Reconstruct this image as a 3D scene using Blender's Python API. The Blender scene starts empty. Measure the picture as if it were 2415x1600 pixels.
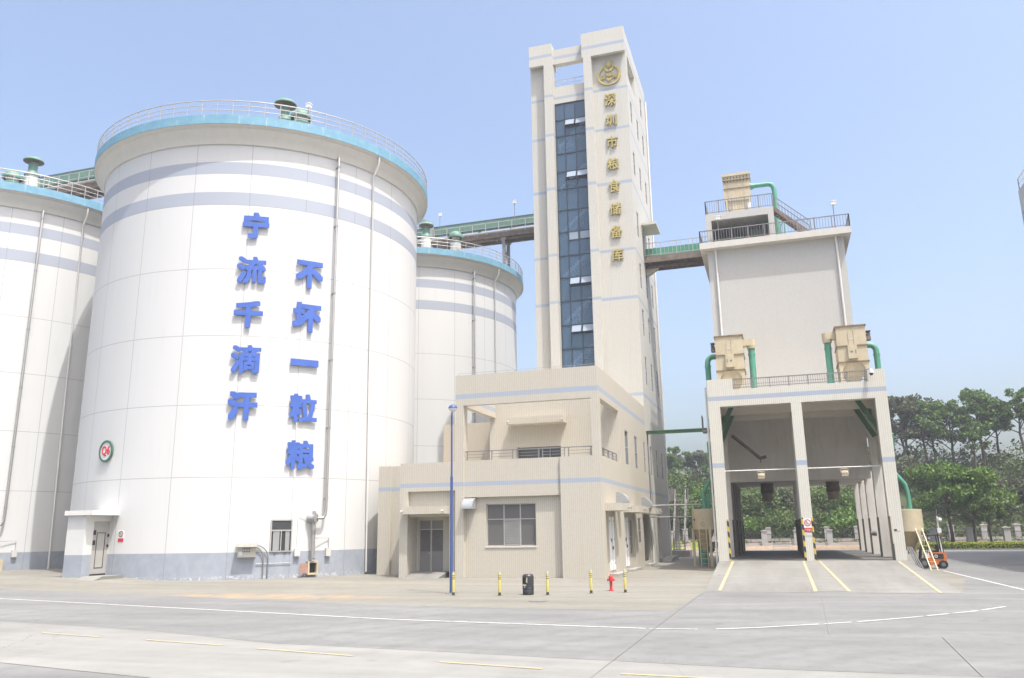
import bpy, math, random
from math import sin, cos, pi, radians, atan2, sqrt
from mathutils import Vector, Matrix
random.seed(7)
SC = bpy.context.scene
COL = SC.collection

# ------------------------------------------------------------------ camera, sky, sun, exposure
cam = bpy.data.cameras.new('camera')
cam.sensor_width = 36.0
cam.lens = 28.47
cam.clip_start = 0.1
cam.clip_end = 3000
camo = bpy.data.objects.new('camera', cam)
COL.objects.link(camo)
yaw, pitch, roll = radians(-17.6853), radians(13.325), radians(-0.8441)
_F = Vector((0, cos(pitch), sin(pitch))); _R = Vector((1, 0, 0)); _U = Vector((0, -sin(pitch), cos(pitch)))
_R, _U = _R * cos(roll) + _U * sin(roll), -_R * sin(roll) + _U * cos(roll)
_M = Matrix(((cos(yaw), sin(yaw), 0), (-sin(yaw), cos(yaw), 0), (0, 0, 1)))
_F, _R, _U = _M @ _F, _M @ _R, _M @ _U
camo.matrix_world = Matrix(((_R.x, _U.x, -_F.x, 0), (_R.y, _U.y, -_F.y, 0), (_R.z, _U.z, -_F.z, 2.5), (0, 0, 0, 1)))
SC.camera = camo

SUN = Vector((0.36, -0.25, 1.0)).normalized()          # towards the sun
sun_el = math.asin(SUN.z)
sun_az = atan2(SUN.x, SUN.y)                            # clockwise from +Y
W = bpy.data.worlds.new('World')
SC.world = W
W.use_nodes = True
nt = W.node_tree
bg = nt.nodes['Background']
sky = nt.nodes.new('ShaderNodeTexSky')
sky.sky_type = 'NISHITA'
sky.sun_disc = False
sky.sun_elevation = sun_el
sky.sun_rotation = sun_az
sky.air_density = 1.0
sky.dust_density = 6.0
sky.ozone_density = 1.1
nt.links.new(sky.outputs[0], bg.inputs[0])
bg.inputs[1].default_value = 0.15
sl = bpy.data.lights.new('sun', 'SUN')
sl.energy = 2.6
sl.angle = radians(0.5)
sl.color = (1.0, 0.985, 0.955)
so = bpy.data.objects.new('sun', sl)
so.rotation_mode = 'QUATERNION'
so.rotation_quaternion = SUN.to_track_quat('Z', 'Y')
so.location = (30, -20, 80)
COL.objects.link(so)
SC.view_settings.view_transform = 'Standard'
SC.view_settings.look = 'None'
SC.view_settings.exposure = 1.12
SC.view_settings.gamma = 1.0
SC.render.engine = 'CYCLES'
SC.cycles.max_bounces = 8
SC.cycles.diffuse_bounces = 6
SC.cycles.glossy_bounces = 3
SC.cycles.transparent_max_bounces = 12
SC.cycles.use_denoising = True

# ------------------------------------------------------------------ materials
def srgb(r, g, b):
    f = lambda c: (c / 12.92 if c <= 0.04045 else ((c + 0.055) / 1.055) ** 2.4)
    return (f(r / 255), f(g / 255), f(b / 255), 1)

def scale(c, k): return (c[0] * k, c[1] * k, c[2] * k, 1)

class NT:
    def __init__(s, name):
        s.m = bpy.data.materials.new(name); s.m.use_nodes = True
        s.t = s.m.node_tree; s.p = s.t.nodes['Principled BSDF']; s.out = s.t.nodes['Material Output']
    def n(s, typ, **kw):
        nd = s.t.nodes.new(typ)
        for k, v in kw.items(): setattr(nd, k, v)
        return nd
    def l(s, a, b): s.t.links.new(a, b)
    def math(s, op, a, b=None, c=None):
        nd = s.n('ShaderNodeMath', operation=op)
        for i, v in enumerate((a, b, c)):
            if v is None: continue
            if isinstance(v, (int, float)): nd.inputs[i].default_value = v
            else: s.l(v, nd.inputs[i])
        return nd.outputs[0]
    def mix(s, fac, a, b, mode='MIX'):
        nd = s.n('ShaderNodeMix', data_type='RGBA', blend_type=mode)
        for i, v in ((0, fac), (6, a), (7, b)):
            if isinstance(v, (int, float)): nd.inputs[i].default_value = v
            elif isinstance(v, tuple): nd.inputs[i].default_value = v
            else: s.l(v, nd.inputs[i])
        return nd.outputs[2]
    def noise(s, vec, sc, detail=4, rough=0.55, dist=0.0):
        nd = s.n('ShaderNodeTexNoise')
        nd.inputs['Scale'].default_value = sc; nd.inputs['Detail'].default_value = detail
        nd.inputs['Roughness'].default_value = rough; nd.inputs['Distortion'].default_value = dist
        if vec is not None: s.l(vec, nd.inputs['Vector'])
        return nd.outputs[0]
    def ramp(s, fac, a, b):
        nd = s.n('ShaderNodeMapRange'); nd.clamp = True
        s.l(fac, nd.inputs[0]); nd.inputs[1].default_value = a; nd.inputs[2].default_value = b
        return nd.outputs[0]
    def pos(s):
        if not hasattr(s, '_g'): s._g = s.n('ShaderNodeNewGeometry')
        return s._g
    def sep(s, v):
        nd = s.n('ShaderNodeSeparateXYZ'); s.l(v, nd.inputs[0]); return nd.outputs
    def mapv(s, v, sc):
        nd = s.n('ShaderNodeMapping'); s.l(v, nd.inputs[0]); nd.inputs['Scale'].default_value = sc; return nd.outputs[0]
    def bump(s, h, st, d=0.02):
        nd = s.n('ShaderNodeBump'); nd.inputs['Strength'].default_value = st; nd.inputs['Distance'].default_value = d
        s.l(h, nd.inputs['Height']); s.l(nd.outputs[0], s.p.inputs['Normal'])

_mc = {}
def mat(name, c, rough=0.6, metal=0.0, var=0.12, vs=1.5, spec=0.4, dirt=None, bump=0.0):
    if name in _mc: return _mc[name]
    t = NT(name)
    tc = t.n('ShaderNodeTexCoord').outputs['Object']
    nz = t.noise(tc, vs, 6, 0.6)
    k = t.ramp(nz, 0.3, 0.7)
    col = t.mix(k, scale(c, 1 - var), scale(c, 1 + var))
    if dirt:
        n2 = t.noise(t.mapv(tc, (1.2, 1.2, 0.18)), 3.0, 6, 0.65)
        col = t.mix(t.math('MULTIPLY', t.ramp(n2, 0.5, 0.75), dirt[1]), col, dirt[0])
    t.l(col, t.p.inputs['Base Color'])
    t.p.inputs['Roughness'].default_value = rough
    t.p.inputs['Metallic'].default_value = metal
    t.p.inputs['Specular IOR Level'].default_value = spec
    if bump:
        t.bump(t.noise(tc, vs * 12, 4, 0.6), bump, 0.01)
    _mc[name] = t.m
    return t.m

BAND = (0.315, 0.37, 0.455, 1)
def tile_mat(name, bands, base, pitch=0.115, joint=0.36, front_only=False):
    t = NT(name)
    g = t.pos(); P = g.outputs['Position']
    x, y, z = t.sep(P)
    nx, ny, nz = t.sep(g.outputs['True Normal'])
    side = t.math('GREATER_THAN', t.math('ABSOLUTE', nx), 0.5)
    u = t.math('ADD', t.math('MULTIPLY', side, y), t.math('MULTIPLY', t.math('SUBTRACT', 1.0, side), x))
    fu = t.math('FRACT', t.math('DIVIDE', u, pitch)); fz = t.math('FRACT', t.math('DIVIDE', z, pitch))
    lu = t.math('LESS_THAN', fu, 0.24); lz = t.math('LESS_THAN', fz, 0.14)
    line = t.math('MAXIMUM', lu, t.math('MULTIPLY', lz, 0.35))
    # colour drift: per tile, and broad weathering with streaks
    cell = t.n('ShaderNodeCombineXYZ')
    t.l(t.math('FLOOR', t.math('DIVIDE', u, pitch)), cell.inputs[0]); t.l(t.math('FLOOR', t.math('DIVIDE', z, pitch)), cell.inputs[2])
    wn = t.n('ShaderNodeTexWhiteNoise'); wn.noise_dimensions = '3D'; t.l(cell.outputs[0], wn.inputs[0])
    big = t.noise(t.mapv(P, (0.35, 0.35, 0.12)), 1.0, 5, 0.6)
    st = t.noise(t.mapv(P, (3.0, 3.0, 0.15)), 1.0, 5, 0.6)
    col = t.mix(wn.outputs[0], scale(base, 0.975), scale(base, 1.025))
    if bands:
        s = None
        for (a, b) in bands:
            v = t.math('MULTIPLY', t.math('GREATER_THAN', z, a), t.math('LESS_THAN', z, b))
            s = v if s is None else t.math('ADD', s, v)
        col = t.mix(s, col, BAND)
    col = t.mix(t.math('MULTIPLY', line, joint), col, (0.30, 0.27, 0.22, 1))
    col = t.mix(t.math('MULTIPLY', t.ramp(big, 0.35, 0.7), 0.16), col, (0.45, 0.38, 0.28, 1))
    col = t.mix(t.math('MULTIPLY', t.ramp(st, 0.55, 0.8), 0.14), col, (0.30, 0.26, 0.21, 1))
    t.l(col, t.p.inputs['Base Color'])
    t.p.inputs['Roughness'].default_value = 0.5
    t.p.inputs['Specular IOR Level'].default_value = 0.3
    return t.m

CREAM = (0.475, 0.445, 0.375, 1)
CREAMT = (0.495, 0.485, 0.44, 1)
T_TOWER = tile_mat('tower tile', [(41.86, 42.14), (38.05, 38.28), (34.44, 34.67), (29.6, 29.87), (23.9, 24.12), (19.94, 20.18), (12.3, 12.54), (5.01, 5.25)], CREAMT)
T_ANNEX = tile_mat('annex tile', [(5.01, 5.25), (10.02, 10.3)], CREAM, joint=0.5)
T_BAY = tile_mat('bay tile', [(10.1, 10.37), (6.02, 6.3)], (0.555, 0.54, 0.475, 1), joint=0.42)
T_BLOCK = tile_mat('block tile', [], (0.45, 0.445, 0.42, 1), joint=0.24)
T_PLAIN = tile_mat('plain annex tile', [], CREAM, joint=0.5)
T_BACK = tile_mat('back tile', [], (0.40, 0.355, 0.285, 1), joint=0.2)

def silo_mat():
    t = NT('silo paint')
    tc = t.n('ShaderNodeTexCoord').outputs['Object']
    x, y, z = t.sep(tc)
    ang = t.math('MULTIPLY', t.math('ARCTAN2', x, t.math('MULTIPLY', y, -1.0)), 180 / pi)
    fa = t.math('FRACT', t.math('DIVIDE', t.math('SUBTRACT', ang, 4.17 - 360), 17.5))
    va = t.math('LESS_THAN', fa, 0.0105)
    fz = t.math('FRACT', t.math('DIVIDE', t.math('SUBTRACT', z, 1.522), 4.262))
    hz = t.math('MULTIPLY', t.math('LESS_THAN', fz, 0.0095), t.math('GREATER_THAN', z, 2.0))
    line = t.math('MULTIPLY', t.math('MAXIMUM', va, hz), 0.62)
    base = (0.565, 0.565, 0.55, 1)
    big = t.noise(t.mapv(tc, (0.3, 0.3, 0.06)), 1.0, 6, 0.6)
    fine = t.noise(t.mapv(tc, (4, 4, 0.25)), 1.0, 5, 0.6)
    col = t.mix(t.ramp(big, 0.3, 0.7), scale(base, 0.97), base)
    col = t.mix(t.math('MULTIPLY', t.ramp(fine, 0.54, 0.78), 0.16), col, (0.40, 0.37, 0.32, 1))
    b = None
    for (a0, a1) in ((22.86, 23.72), (24.95, 25.78)):
        v = t.math('MULTIPLY', t.math('GREATER_THAN', z, a0), t.math('LESS_THAN', z, a1))
        b = v if b is None else t.math('ADD', b, v)
    col = t.mix(b, col, (0.335, 0.36, 0.41, 1))
    pl = t.math('LESS_THAN', z, 1.52)
    plc = t.mix(t.ramp(t.noise(t.mapv(tc, (1.5, 1.5, 1.0)), 1.2, 6, 0.65), 0.35, 0.7), (0.27, 0.295, 0.335, 1), (0.33, 0.355, 0.39, 1))
    plc = t.mix(t.math('MULTIPLY', t.math('LESS_THAN', z, 0.22), t.ramp(t.noise(tc, 5.0, 5, 0.7), 0.52, 0.6)), plc, (0.48, 0.48, 0.48, 1))
    col = t.mix(pl, col, plc)
    col = t.mix(line, col, (0.20, 0.20, 0.20, 1))
    t.l(col, t.p.inputs['Base Color'])
    t.p.inputs['Roughness'].default_value = 0.55
    t.p.inputs['Specular IOR Level'].default_value = 0.3
    return t.m
M_SILO = silo_mat()
M_EAVE = mat('eave paint', (0.57, 0.55, 0.495, 1), 0.6, var=0.03, dirt=((0.42, 0.36, 0.28, 1), 0.2))
def rim_mat():
    t = NT('rim blue paint')
    tc = t.n('ShaderNodeTexCoord').outputs['Object']
    n1 = t.noise(t.mapv(tc, (1, 1, 1.2)), 1.6, 7, 0.7)
    n2 = t.noise(t.mapv(tc, (2.2, 2.2, 0.5)), 1.7, 5, 0.6)
    col = t.mix(t.ramp(n1, 0.35, 0.65), (0.115, 0.265, 0.37, 1), (0.165, 0.33, 0.42, 1))
    col = t.mix(t.math('MULTIPLY', t.ramp(n2, 0.6, 0.72), 0.55), col, (0.42, 0.50, 0.51, 1))
    t.l(col, t.p.inputs['Base Color']); t.p.inputs['Roughness'].default_value = 0.55
    return t.m
M_RIM = rim_mat()
M_ROOF = mat('roof concrete', (0.42, 0.41, 0.38, 1), 0.8)
M_STEEL = mat('galvanised steel', (0.33, 0.33, 0.325, 1), 0.5, 0.3, 0.12, 3)
M_STAIN = mat('stainless pipe', (0.36, 0.35, 0.33, 1), 0.35, 0.5, 0.06, 2)
M_RAILW = mat('pale railing', (0.40, 0.39, 0.38, 1), 0.4, 0.3, 0.06)
M_RAILG = mat('grey railing', (0.20, 0.195, 0.195, 1), 0.5, 0.2, 0.08)
M_WHITE = mat('white paint', (0.66, 0.66, 0.65, 1), 0.5, var=0.04)
M_PVC = mat('white pvc', (0.62, 0.61, 0.585, 1), 0.4, var=0.03)
M_GREEN = mat('green duct paint', (0.07, 0.26, 0.175, 1), 0.5, var=0.15, dirt=((0.16, 0.27, 0.22, 1), 0.6))
M_GREENP = mat('pale green paint', (0.115, 0.215, 0.168, 1), 0.55, var=0.15, dirt=((0.06, 0.10, 0.08, 1), 0.6))
M_GREEND = mat('dark green beam', (0.05, 0.13, 0.06, 1), 0.5, var=0.15)
M_RUST = mat('weathered steel', (0.165, 0.135, 0.115, 1), 0.75, 0.1, 0.3, 2.5, dirt=((0.11, 0.07, 0.05, 1), 0.6))
M_YEL = mat('cream machine paint', (0.47, 0.405, 0.275, 1), 0.55, var=0.10, dirt=((0.25, 0.16, 0.08, 1), 0.35))
M_BLUE = mat('blue letter', (0.06, 0.125, 0.42, 1), 0.35, var=0.12, vs=0.9)
M_LAMPB = mat('lamp blue', (0.05, 0.085, 0.225, 1), 0.4, var=0.08)
M_GOLD = mat('gold letter', (0.46, 0.37, 0.13, 1), 0.4, 0.35, 0.10, 4)
M_BLACK = mat('black rubber', (0.022, 0.022, 0.022, 1), 0.65)
M_DARK = mat('dark interior', (0.035, 0.033, 0.032, 1), 0.8)
M_GREYD = mat('grey door paint', (0.20, 0.19, 0.18, 1), 0.5, var=0.08)
M_GREYP = mat('pale grey panel', (0.50, 0.49, 0.46, 1), 0.5, var=0.05)
M_RED = mat('red paint', (0.50, 0.03, 0.035, 1), 0.4, var=0.15)
M_REDS = mat('red sign', (0.55, 0.03, 0.04, 1), 0.45, var=0.05)
M_ORANGE = mat('orange paint', (0.52, 0.15, 0.03, 1), 0.38, var=0.08, vs=4)
M_YELLOW = mat('yellow paint', (0.72, 0.55, 0.09, 1), 0.5, var=0.12, vs=5)
M_LIME = mat('lime plastic', (0.52, 0.66, 0.03, 1), 0.4)
M_BIN = mat('charcoal plastic', (0.035, 0.037, 0.04, 1), 0.32, var=0.1, spec=0.5)
M_TRUNK = mat('bark', (0.085, 0.065, 0.05, 1), 0.9, var=0.25, vs=4)
M_CONC = mat('cast concrete', (0.30, 0.285, 0.26, 1), 0.85, var=0.12, vs=1.2, dirt=((0.22, 0.20, 0.17, 1), 0.3))
M_PILLAR = mat('pillar render', (0.40, 0.395, 0.39, 1), 0.8, var=0.08, vs=2)
M_SOFFIT = mat('soffit paint', (0.56, 0.52, 0.45, 1), 0.7, var=0.05)
M_INNER = mat('inner render', (0.60, 0.57, 0.52, 1), 0.75, var=0.06, vs=0.7, dirt=((0.25, 0.23, 0.2, 1), 0.25))
M_FRAME = mat('window frame', (0.40, 0.39, 0.37, 1), 0.45, 0.3, 0.05)
M_STAIRS = mat('weathered stair steel', (0.22, 0.21, 0.20, 1), 0.65, 0.1, 0.2, 2)
M_LAMPC = mat('lamp housing', (0.33, 0.28, 0.2, 1), 0.6)
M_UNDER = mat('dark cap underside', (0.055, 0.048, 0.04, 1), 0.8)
M_HOOD = mat('hood paint', (0.29, 0.30, 0.31, 1), 0.45, 0.1, 0.06)
M_SEAM = mat('rusty seam', (0.22, 0.155, 0.09, 1), 0.7, var=0.3, vs=4)
M_MULL = mat('dark mullion', (0.045, 0.055, 0.07, 1), 0.4, 0.3)
M_STAIR = mat('stair concrete', (0.62, 0.64, 0.66, 1), 0.8)

def glass_mat(name, c, tr, rough=0.03, spec=0.9):
    t = NT(name)
    t.p.inputs['Base Color'].default_value = c
    t.p.inputs['Roughness'].default_value = rough
    t.p.inputs['Specular IOR Level'].default_value = spec
    if tr > 0:
        tb = t.n('ShaderNodeBsdfTransparent'); tb.inputs[0].default_value = (0.55, 0.66, 0.80, 1)
        mx = t.n('ShaderNodeMixShader'); mx.inputs[0].default_value = tr
        t.l(t.p.outputs[0], mx.inputs[1]); t.l(tb.outputs[0], mx.inputs[2]); t.l(mx.outputs[0], t.out.inputs[0])
    return t.m
M_CURT = glass_mat('blue curtain glass', (0.095, 0.165, 0.255, 1), 0.42)
M_SASH = glass_mat('pale sash glass', (0.27, 0.33, 0.40, 1), 0.1, 0.25, 0.5)
M_GLASS = glass_mat('window glass', (0.055, 0.06, 0.065, 1), 0.0, 0.08, 0.6)
M_FROST = glass_mat('dusty glass', (0.115, 0.11, 0.105, 1), 0.0, 0.35, 0.4)
M_LENS = mat('lamp lens', (0.62, 0.63, 0.62, 1), 0.25, var=0.02)

def ground_mat(name, c0, c1, stain=None, streak=(0.06, 0.9, 1), dark=0.16, k=0.345):
    t = NT(name); c0 = scale(c0, k * 0.92); c1 = scale(c1, k * 1.08)
    P = t.pos().outputs['Position']
    a = t.noise(P, 0.16, 7, 0.62, 0.4)
    b = t.noise(t.mapv(P, streak), 0.9, 6, 0.62, 0.3)
    c = t.noise(P, 2.4, 8, 0.7)
    f = t.noise(P, 26.0, 4, 0.7)
    k = t.math('ADD', t.math('MULTIPLY', t.ramp(a, 0.35, 0.65), 0.5), t.math('MULTIPLY', t.ramp(b, 0.36, 0.64), 0.5))
    col = t.mix(k, c0, c1)
    col = t.mix(t.math('MULTIPLY', t.ramp(c, 0.48, 0.75), dark * 2.2), col, scale(c0, 0.62))
    col = t.mix(t.math('MULTIPLY', t.ramp(f, 0.42, 0.8), dark * 1.5), col, scale(c0, 0.5))
    # tyre sweeps, hairline cracks, drips
    wv = t.n('ShaderNodeTexWave'); wv.wave_type = 'RINGS'; wv.rings_direction = 'Z'
    mp = t.n('ShaderNodeMapping'); t.l(P, mp.inputs[0]); mp.inputs['Location'].default_value = (-6, -14, 0); t.l(mp.outputs[0], wv.inputs['Vector'])
    wv.inputs['Scale'].default_value = 0.22; wv.inputs['Distortion'].default_value = 2.5; wv.inputs['Detail'].default_value = 4; wv.inputs['Detail Scale'].default_value = 0.6
    col = t.mix(t.math('MULTIPLY', t.math('MULTIPLY', t.ramp(wv.outputs[1], 0.62, 0.95), t.ramp(a, 0.4, 0.6)), dark * 1.1), col, scale(c0, 0.55))
    vo = t.n('ShaderNodeTexVoronoi'); vo.feature = 'DISTANCE_TO_EDGE'; vo.inputs['Scale'].default_value = 0.21
    wob = t.n('ShaderNodeVectorMath', operation='ADD'); nz_ = t.n('ShaderNodeTexNoise'); nz_.inputs['Scale'].default_value = 0.8; nz_.inputs['Detail'].default_value = 6; t.l(P, nz_.inputs['Vector'])
    t.l(P, wob.inputs[0]); t.l(nz_.outputs[1], wob.inputs[1]); t.l(wob.outputs[0], vo.inputs['Vector'])
    col = t.mix(t.math('MULTIPLY', t.math('LESS_THAN', vo.outputs['Distance'], 0.0028), t.math('MULTIPLY', t.ramp(t.noise(P, 0.11, 3), 0.5, 0.6), 0.5)), col, scale(c0, 0.4))
    sp = t.noise(P, 1.3, 3, 0.5)
    col = t.mix(t.math('MULTIPLY', t.ramp(sp, 0.68, 0.76), 0.35), col, scale(c0, 0.5))
    if stain:
        for (sx, sy, rx, ry, sc, amt) in stain:
            x, y, z = t.sep(P)
            d = t.math('ADD', t.math('POWER', t.math('DIVIDE', t.math('SUBTRACT', x, sx), rx), 2.0), t.math('POWER', t.math('DIVIDE', t.math('SUBTRACT', y, sy), ry), 2.0))
            w = t.noise(P, 0.9, 6, 0.65, 0.8)
            m = t.math('MULTIPLY', t.math('SUBTRACT', 1.0, t.ramp(d, 0.1, 1.0)), t.ramp(w, 0.42, 0.68))
            col = t.mix(t.math('MULTIPLY', m, amt), col, sc)
    t.l(col, t.p.inputs['Base Color']); t.p.inputs['Roughness'].default_value = 0.8
    t.p.inputs['Specular IOR Level'].default_value = 0.25
    t.bump(t.noise(P, 14.0, 5, 0.7), 0.15, 0.01)
    return t.m
M_YARD = ground_mat('yard concrete', (0.50, 0.475, 0.395, 1), (0.66, 0.635, 0.55, 1),
                    stain=[(-20.5, 30.5, 6.5, 1.6, (0.42, 0.26, 0.13, 1), 0.75), (-22, 38, 5, 3, (0.30, 0.26, 0.2, 1), 0.35)])
M_ROAD = ground_mat('road concrete', (0.43, 0.432, 0.42, 1), (0.585, 0.588, 0.57, 1), streak=(0.12, 0.8, 1), dark=0.17)
M_PALE = ground_mat('pale concrete', (0.56, 0.555, 0.51, 1), (0.74, 0.735, 0.69, 1), streak=(0.12, 0.8, 1), dark=0.08)
M_RAMP = ground_mat('ramp concrete', (0.50, 0.49, 0.44, 1), (0.66, 0.65, 0.60, 1), streak=(0.9, 0.1, 1), dark=0.12)
M_SOIL = ground_mat('soil', (0.20, 0.15, 0.10, 1), (0.36, 0.27, 0.19, 1), k=0.8)
M_HILL = ground_mat('hill soil', (0.035, 0.05, 0.02, 1), (0.075, 0.085, 0.035, 1), k=1)
def mark_mat(name, c):
    t = NT(name)
    P = t.pos().outputs['Position']
    n1 = t.noise(P, 5.0, 6, 0.7)
    n2 = t.noise(P, 0.7, 4, 0.6)
    col = t.mix(t.ramp(n1, 0.50, 0.66), c, (0.24, 0.235, 0.22, 1))
    col = t.mix(t.math('MULTIPLY', t.ramp(n2, 0.45, 0.75), 0.5), col, (0.26, 0.255, 0.235, 1))
    t.l(col, t.p.inputs['Base Color']); t.p.inputs['Roughness'].default_value = 0.7
    return t.m
M_LINEW = mark_mat('road white', (0.52, 0.52, 0.51, 1))
M_LINEY = mark_mat('road yellow', (0.36, 0.31, 0.18, 1))
M_JOINT = mat('joint filler', (0.20, 0.195, 0.18, 1), 0.9)

def leaf_mat(name, c0, c1):
    t = NT(name)
    g = t.pos()
    big = t.noise(g.outputs['Position'], 0.5, 3, 0.5)
    r = t.math('ADD', t.math('MULTIPLY', g.outputs['Random Per Island'], 0.6), t.math('MULTIPLY', t.ramp(big, 0.35, 0.65), 0.4))
    col = t.mix(r, c0, c1)
    t.l(col, t.p.inputs['Base Color']); t.p.inputs['Roughness'].default_value = 0.6
    t.p.inputs['Specular IOR Level'].default_value = 0.3
    tl = t.n('ShaderNodeBsdfTranslucent'); t.l(t.mix(0.5, col, (0.10, 0.16, 0.02, 1)), tl.inputs[0])
    mx = t.n('ShaderNodeMixShader'); mx.inputs[0].default_value = 0.25
    t.l(t.p.outputs[0], mx.inputs[1]); t.l(tl.outputs[0], mx.inputs[2]); t.l(mx.outputs[0], t.out.inputs[0])
    return t.m
L_TALL = leaf_mat('tall tree leaf', (0.045, 0.09, 0.022, 1), (0.145, 0.235, 0.055, 1))
L_OLIVE = leaf_mat('olive leaf', (0.06, 0.065, 0.04, 1), (0.12, 0.12, 0.07, 1))
L_BRIGHT = leaf_mat('bright leaf', (0.055, 0.11, 0.02, 1), (0.17, 0.28, 0.055, 1))
L_SHRUB = leaf_mat('shrub leaf', (0.045, 0.08, 0.022, 1), (0.14, 0.20, 0.055, 1))
L_HEDGE = leaf_mat('hedge leaf', (0.16, 0.21, 0.022, 1), (0.42, 0.48, 0.055, 1))
L_HILL = leaf_mat('hill leaf', (0.045, 0.07, 0.025, 1), (0.13, 0.165, 0.06, 1))

# ------------------------------------------------------------------ mesh helpers
class MB:
    def __init__(s): s.V = []; s.F = []; s.I = []
    def add(s, vs, fs, mi=0):
        o = len(s.V); s.V += [tuple(v) for v in vs]
        for f in fs: s.F.append(tuple(i + o for i in f)); s.I.append(mi)
        return s
    def box(s, x0, x1, y0, y1, z0, z1, mi=0):
        v = [(x0, y0, z0), (x1, y0, z0), (x1, y1, z0), (x0, y1, z0), (x0, y0, z1), (x1, y0, z1), (x1, y1, z1), (x0, y1, z1)]
        return s.add(v, [(0, 3, 2, 1), (4, 5, 6, 7), (0, 1, 5, 4), (1, 2, 6, 5), (2, 3, 7, 6), (3, 0, 4, 7)], mi)
    def quad(s, a, b, c, d, mi=0): return s.add([a, b, c, d], [(0, 1, 2, 3)], mi)
    def bar(s, p, q, w, h=None, mi=0, up=(0, 0, 1)):
        h = h or w
        p, q = Vector(p), Vector(q); d = (q - p).normalized(); u = Vector(up)
        if abs(d.dot(u)) > 0.98: u = Vector((0, 1, 0))
        r = d.cross(u).normalized(); u = r.cross(d).normalized()
        vs = []
        for c in (p, q):
            for (a, b) in ((-1, -1), (1, -1), (1, 1), (-1, 1)): vs.append(c + r * a * w / 2 + u * b * h / 2)
        return s.add(vs, [(0, 1, 2, 3), (7, 6, 5, 4), (0, 4, 5, 1), (1, 5, 6, 2), (2, 6, 7, 3), (3, 7, 4, 0)], mi)
    def tube(s, path, r, n=10, mi=0, cap=True):
        P = [Vector(p) for p in path]; R = r if isinstance(r, (list, tuple)) else [r] * len(P)
        d0 = (P[1] - P[0]).normalized(); u = Vector((0, 0, 1)) if abs(d0.z) < 0.9 else Vector((1, 0, 0))
        vs = []; k = len(P)
        for i in range(k):
            if i == 0: d = P[1] - P[0]
            elif i == k - 1: d = P[-1] - P[-2]
            else: d = (P[i + 1] - P[i]).normalized() + (P[i] - P[i - 1]).normalized()
            d.normalize(); rr = d.cross(u).normalized(); u = rr.cross(d).normalized()
            for j in range(n):
                a = 2 * pi * j / n; vs.append(P[i] + (rr * cos(a) + u * sin(a)) * R[i])
        fs = []
        for i in range(k - 1):
            for j in range(n):
                j2 = (j + 1) % n; fs.append((i * n + j, i * n + j2, (i + 1) * n + j2, (i + 1) * n + j))
        if cap: fs.append(tuple(range(n))); fs.append(tuple(range((k - 1) * n + n - 1, (k - 1) * n - 1, -1)))
        return s.add(vs, fs, mi)
    def lathe(s, prof, cx=0, cy=0, n=32, mi=0, a0=0, a1=2 * pi, axis='z', cz=0):
        full = abs(a1 - a0 - 2 * pi) < 1e-6; m = n if full else n + 1; vs = []; fs = []
        for (r, z) in prof:
            for j in range(m):
                a = a0 + (a1 - a0) * j / n
                if axis == 'z': vs.append((cx + r * sin(a), cy - r * cos(a), cz + z))
                elif axis == 'y': vs.append((cx + r * cos(a), cy + z, cz + r * sin(a)))
                else: vs.append((cx + z, cy + r * cos(a), cz + r * sin(a)))
        for i in range(len(prof) - 1):
            for j in range(n):
                j2 = (j + 1) % m; fs.append((i * m + j, i * m + j2, (i + 1) * m + j2, (i + 1) * m + j))
        return s.add(vs, fs, mi)
    def prism(s, poly, axis, a, b, mi=0):
        n = len(poly)
        def P(u, v, w): return {'x': (w, u, v), 'y': (u, w, v), 'z': (u, v, w)}[axis]
        vs = [P(u, v, a) for u, v in poly] + [P(u, v, b) for u, v in poly]
        fs = [tuple(range(n - 1, -1, -1)), tuple(range(n, 2 * n))] + [(i, (i + 1) % n, n + (i + 1) % n, n + i) for i in range(n)]
        return s.add(vs, fs, mi)
    def wall(s, axis, p, th, a0, a1, z0, z1, holes=(), mi=0, rv=None):
        # slab with real openings: outer face at p, inner face at p+th; a runs along the wall
        rv = mi if rv is None else rv
        A = sorted({a0, a1} | {h[0] for h in holes} | {h[1] for h in holes}); Z = sorted({z0, z1} | {h[2] for h in holes} | {h[3] for h in holes})
        A = [a for a in A if a0 - 1e-6 <= a <= a1 + 1e-6]; Z = [z for z in Z if z0 - 1e-6 <= z <= z1 + 1e-6]
        def P(a, z, w): return (w, a, z) if axis == 'x' else (a, w, z)
        for w in (p, p + th):
            for i in range(len(A) - 1):
                for j in range(len(Z) - 1):
                    ca, cz_ = (A[i] + A[i + 1]) / 2, (Z[j] + Z[j + 1]) / 2
                    if any(h[0] < ca < h[1] and h[2] < cz_ < h[3] for h in holes): continue
                    s.quad(P(A[i], Z[j], w), P(A[i + 1], Z[j], w), P(A[i + 1], Z[j + 1], w), P(A[i], Z[j + 1], w), mi)
        for (b0, b1, c0, c1, m) in [(a0, a1, z0, z1, mi)] + [(max(h[0], a0), min(h[1], a1), max(h[2], z0), min(h[3], z1), rv) for h in holes]:
            q = p; r = p + th
            for (u, v) in (((b0, c0), (b1, c0)), ((b1, c0), (b1, c1)), ((b1, c1), (b0, c1)), ((b0, c1), (b0, c0))):
                s.quad(P(u[0], u[1], q), P(v[0], v[1], q), P(v[0], v[1], r), P(u[0], u[1], r), m)
        return s
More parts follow.
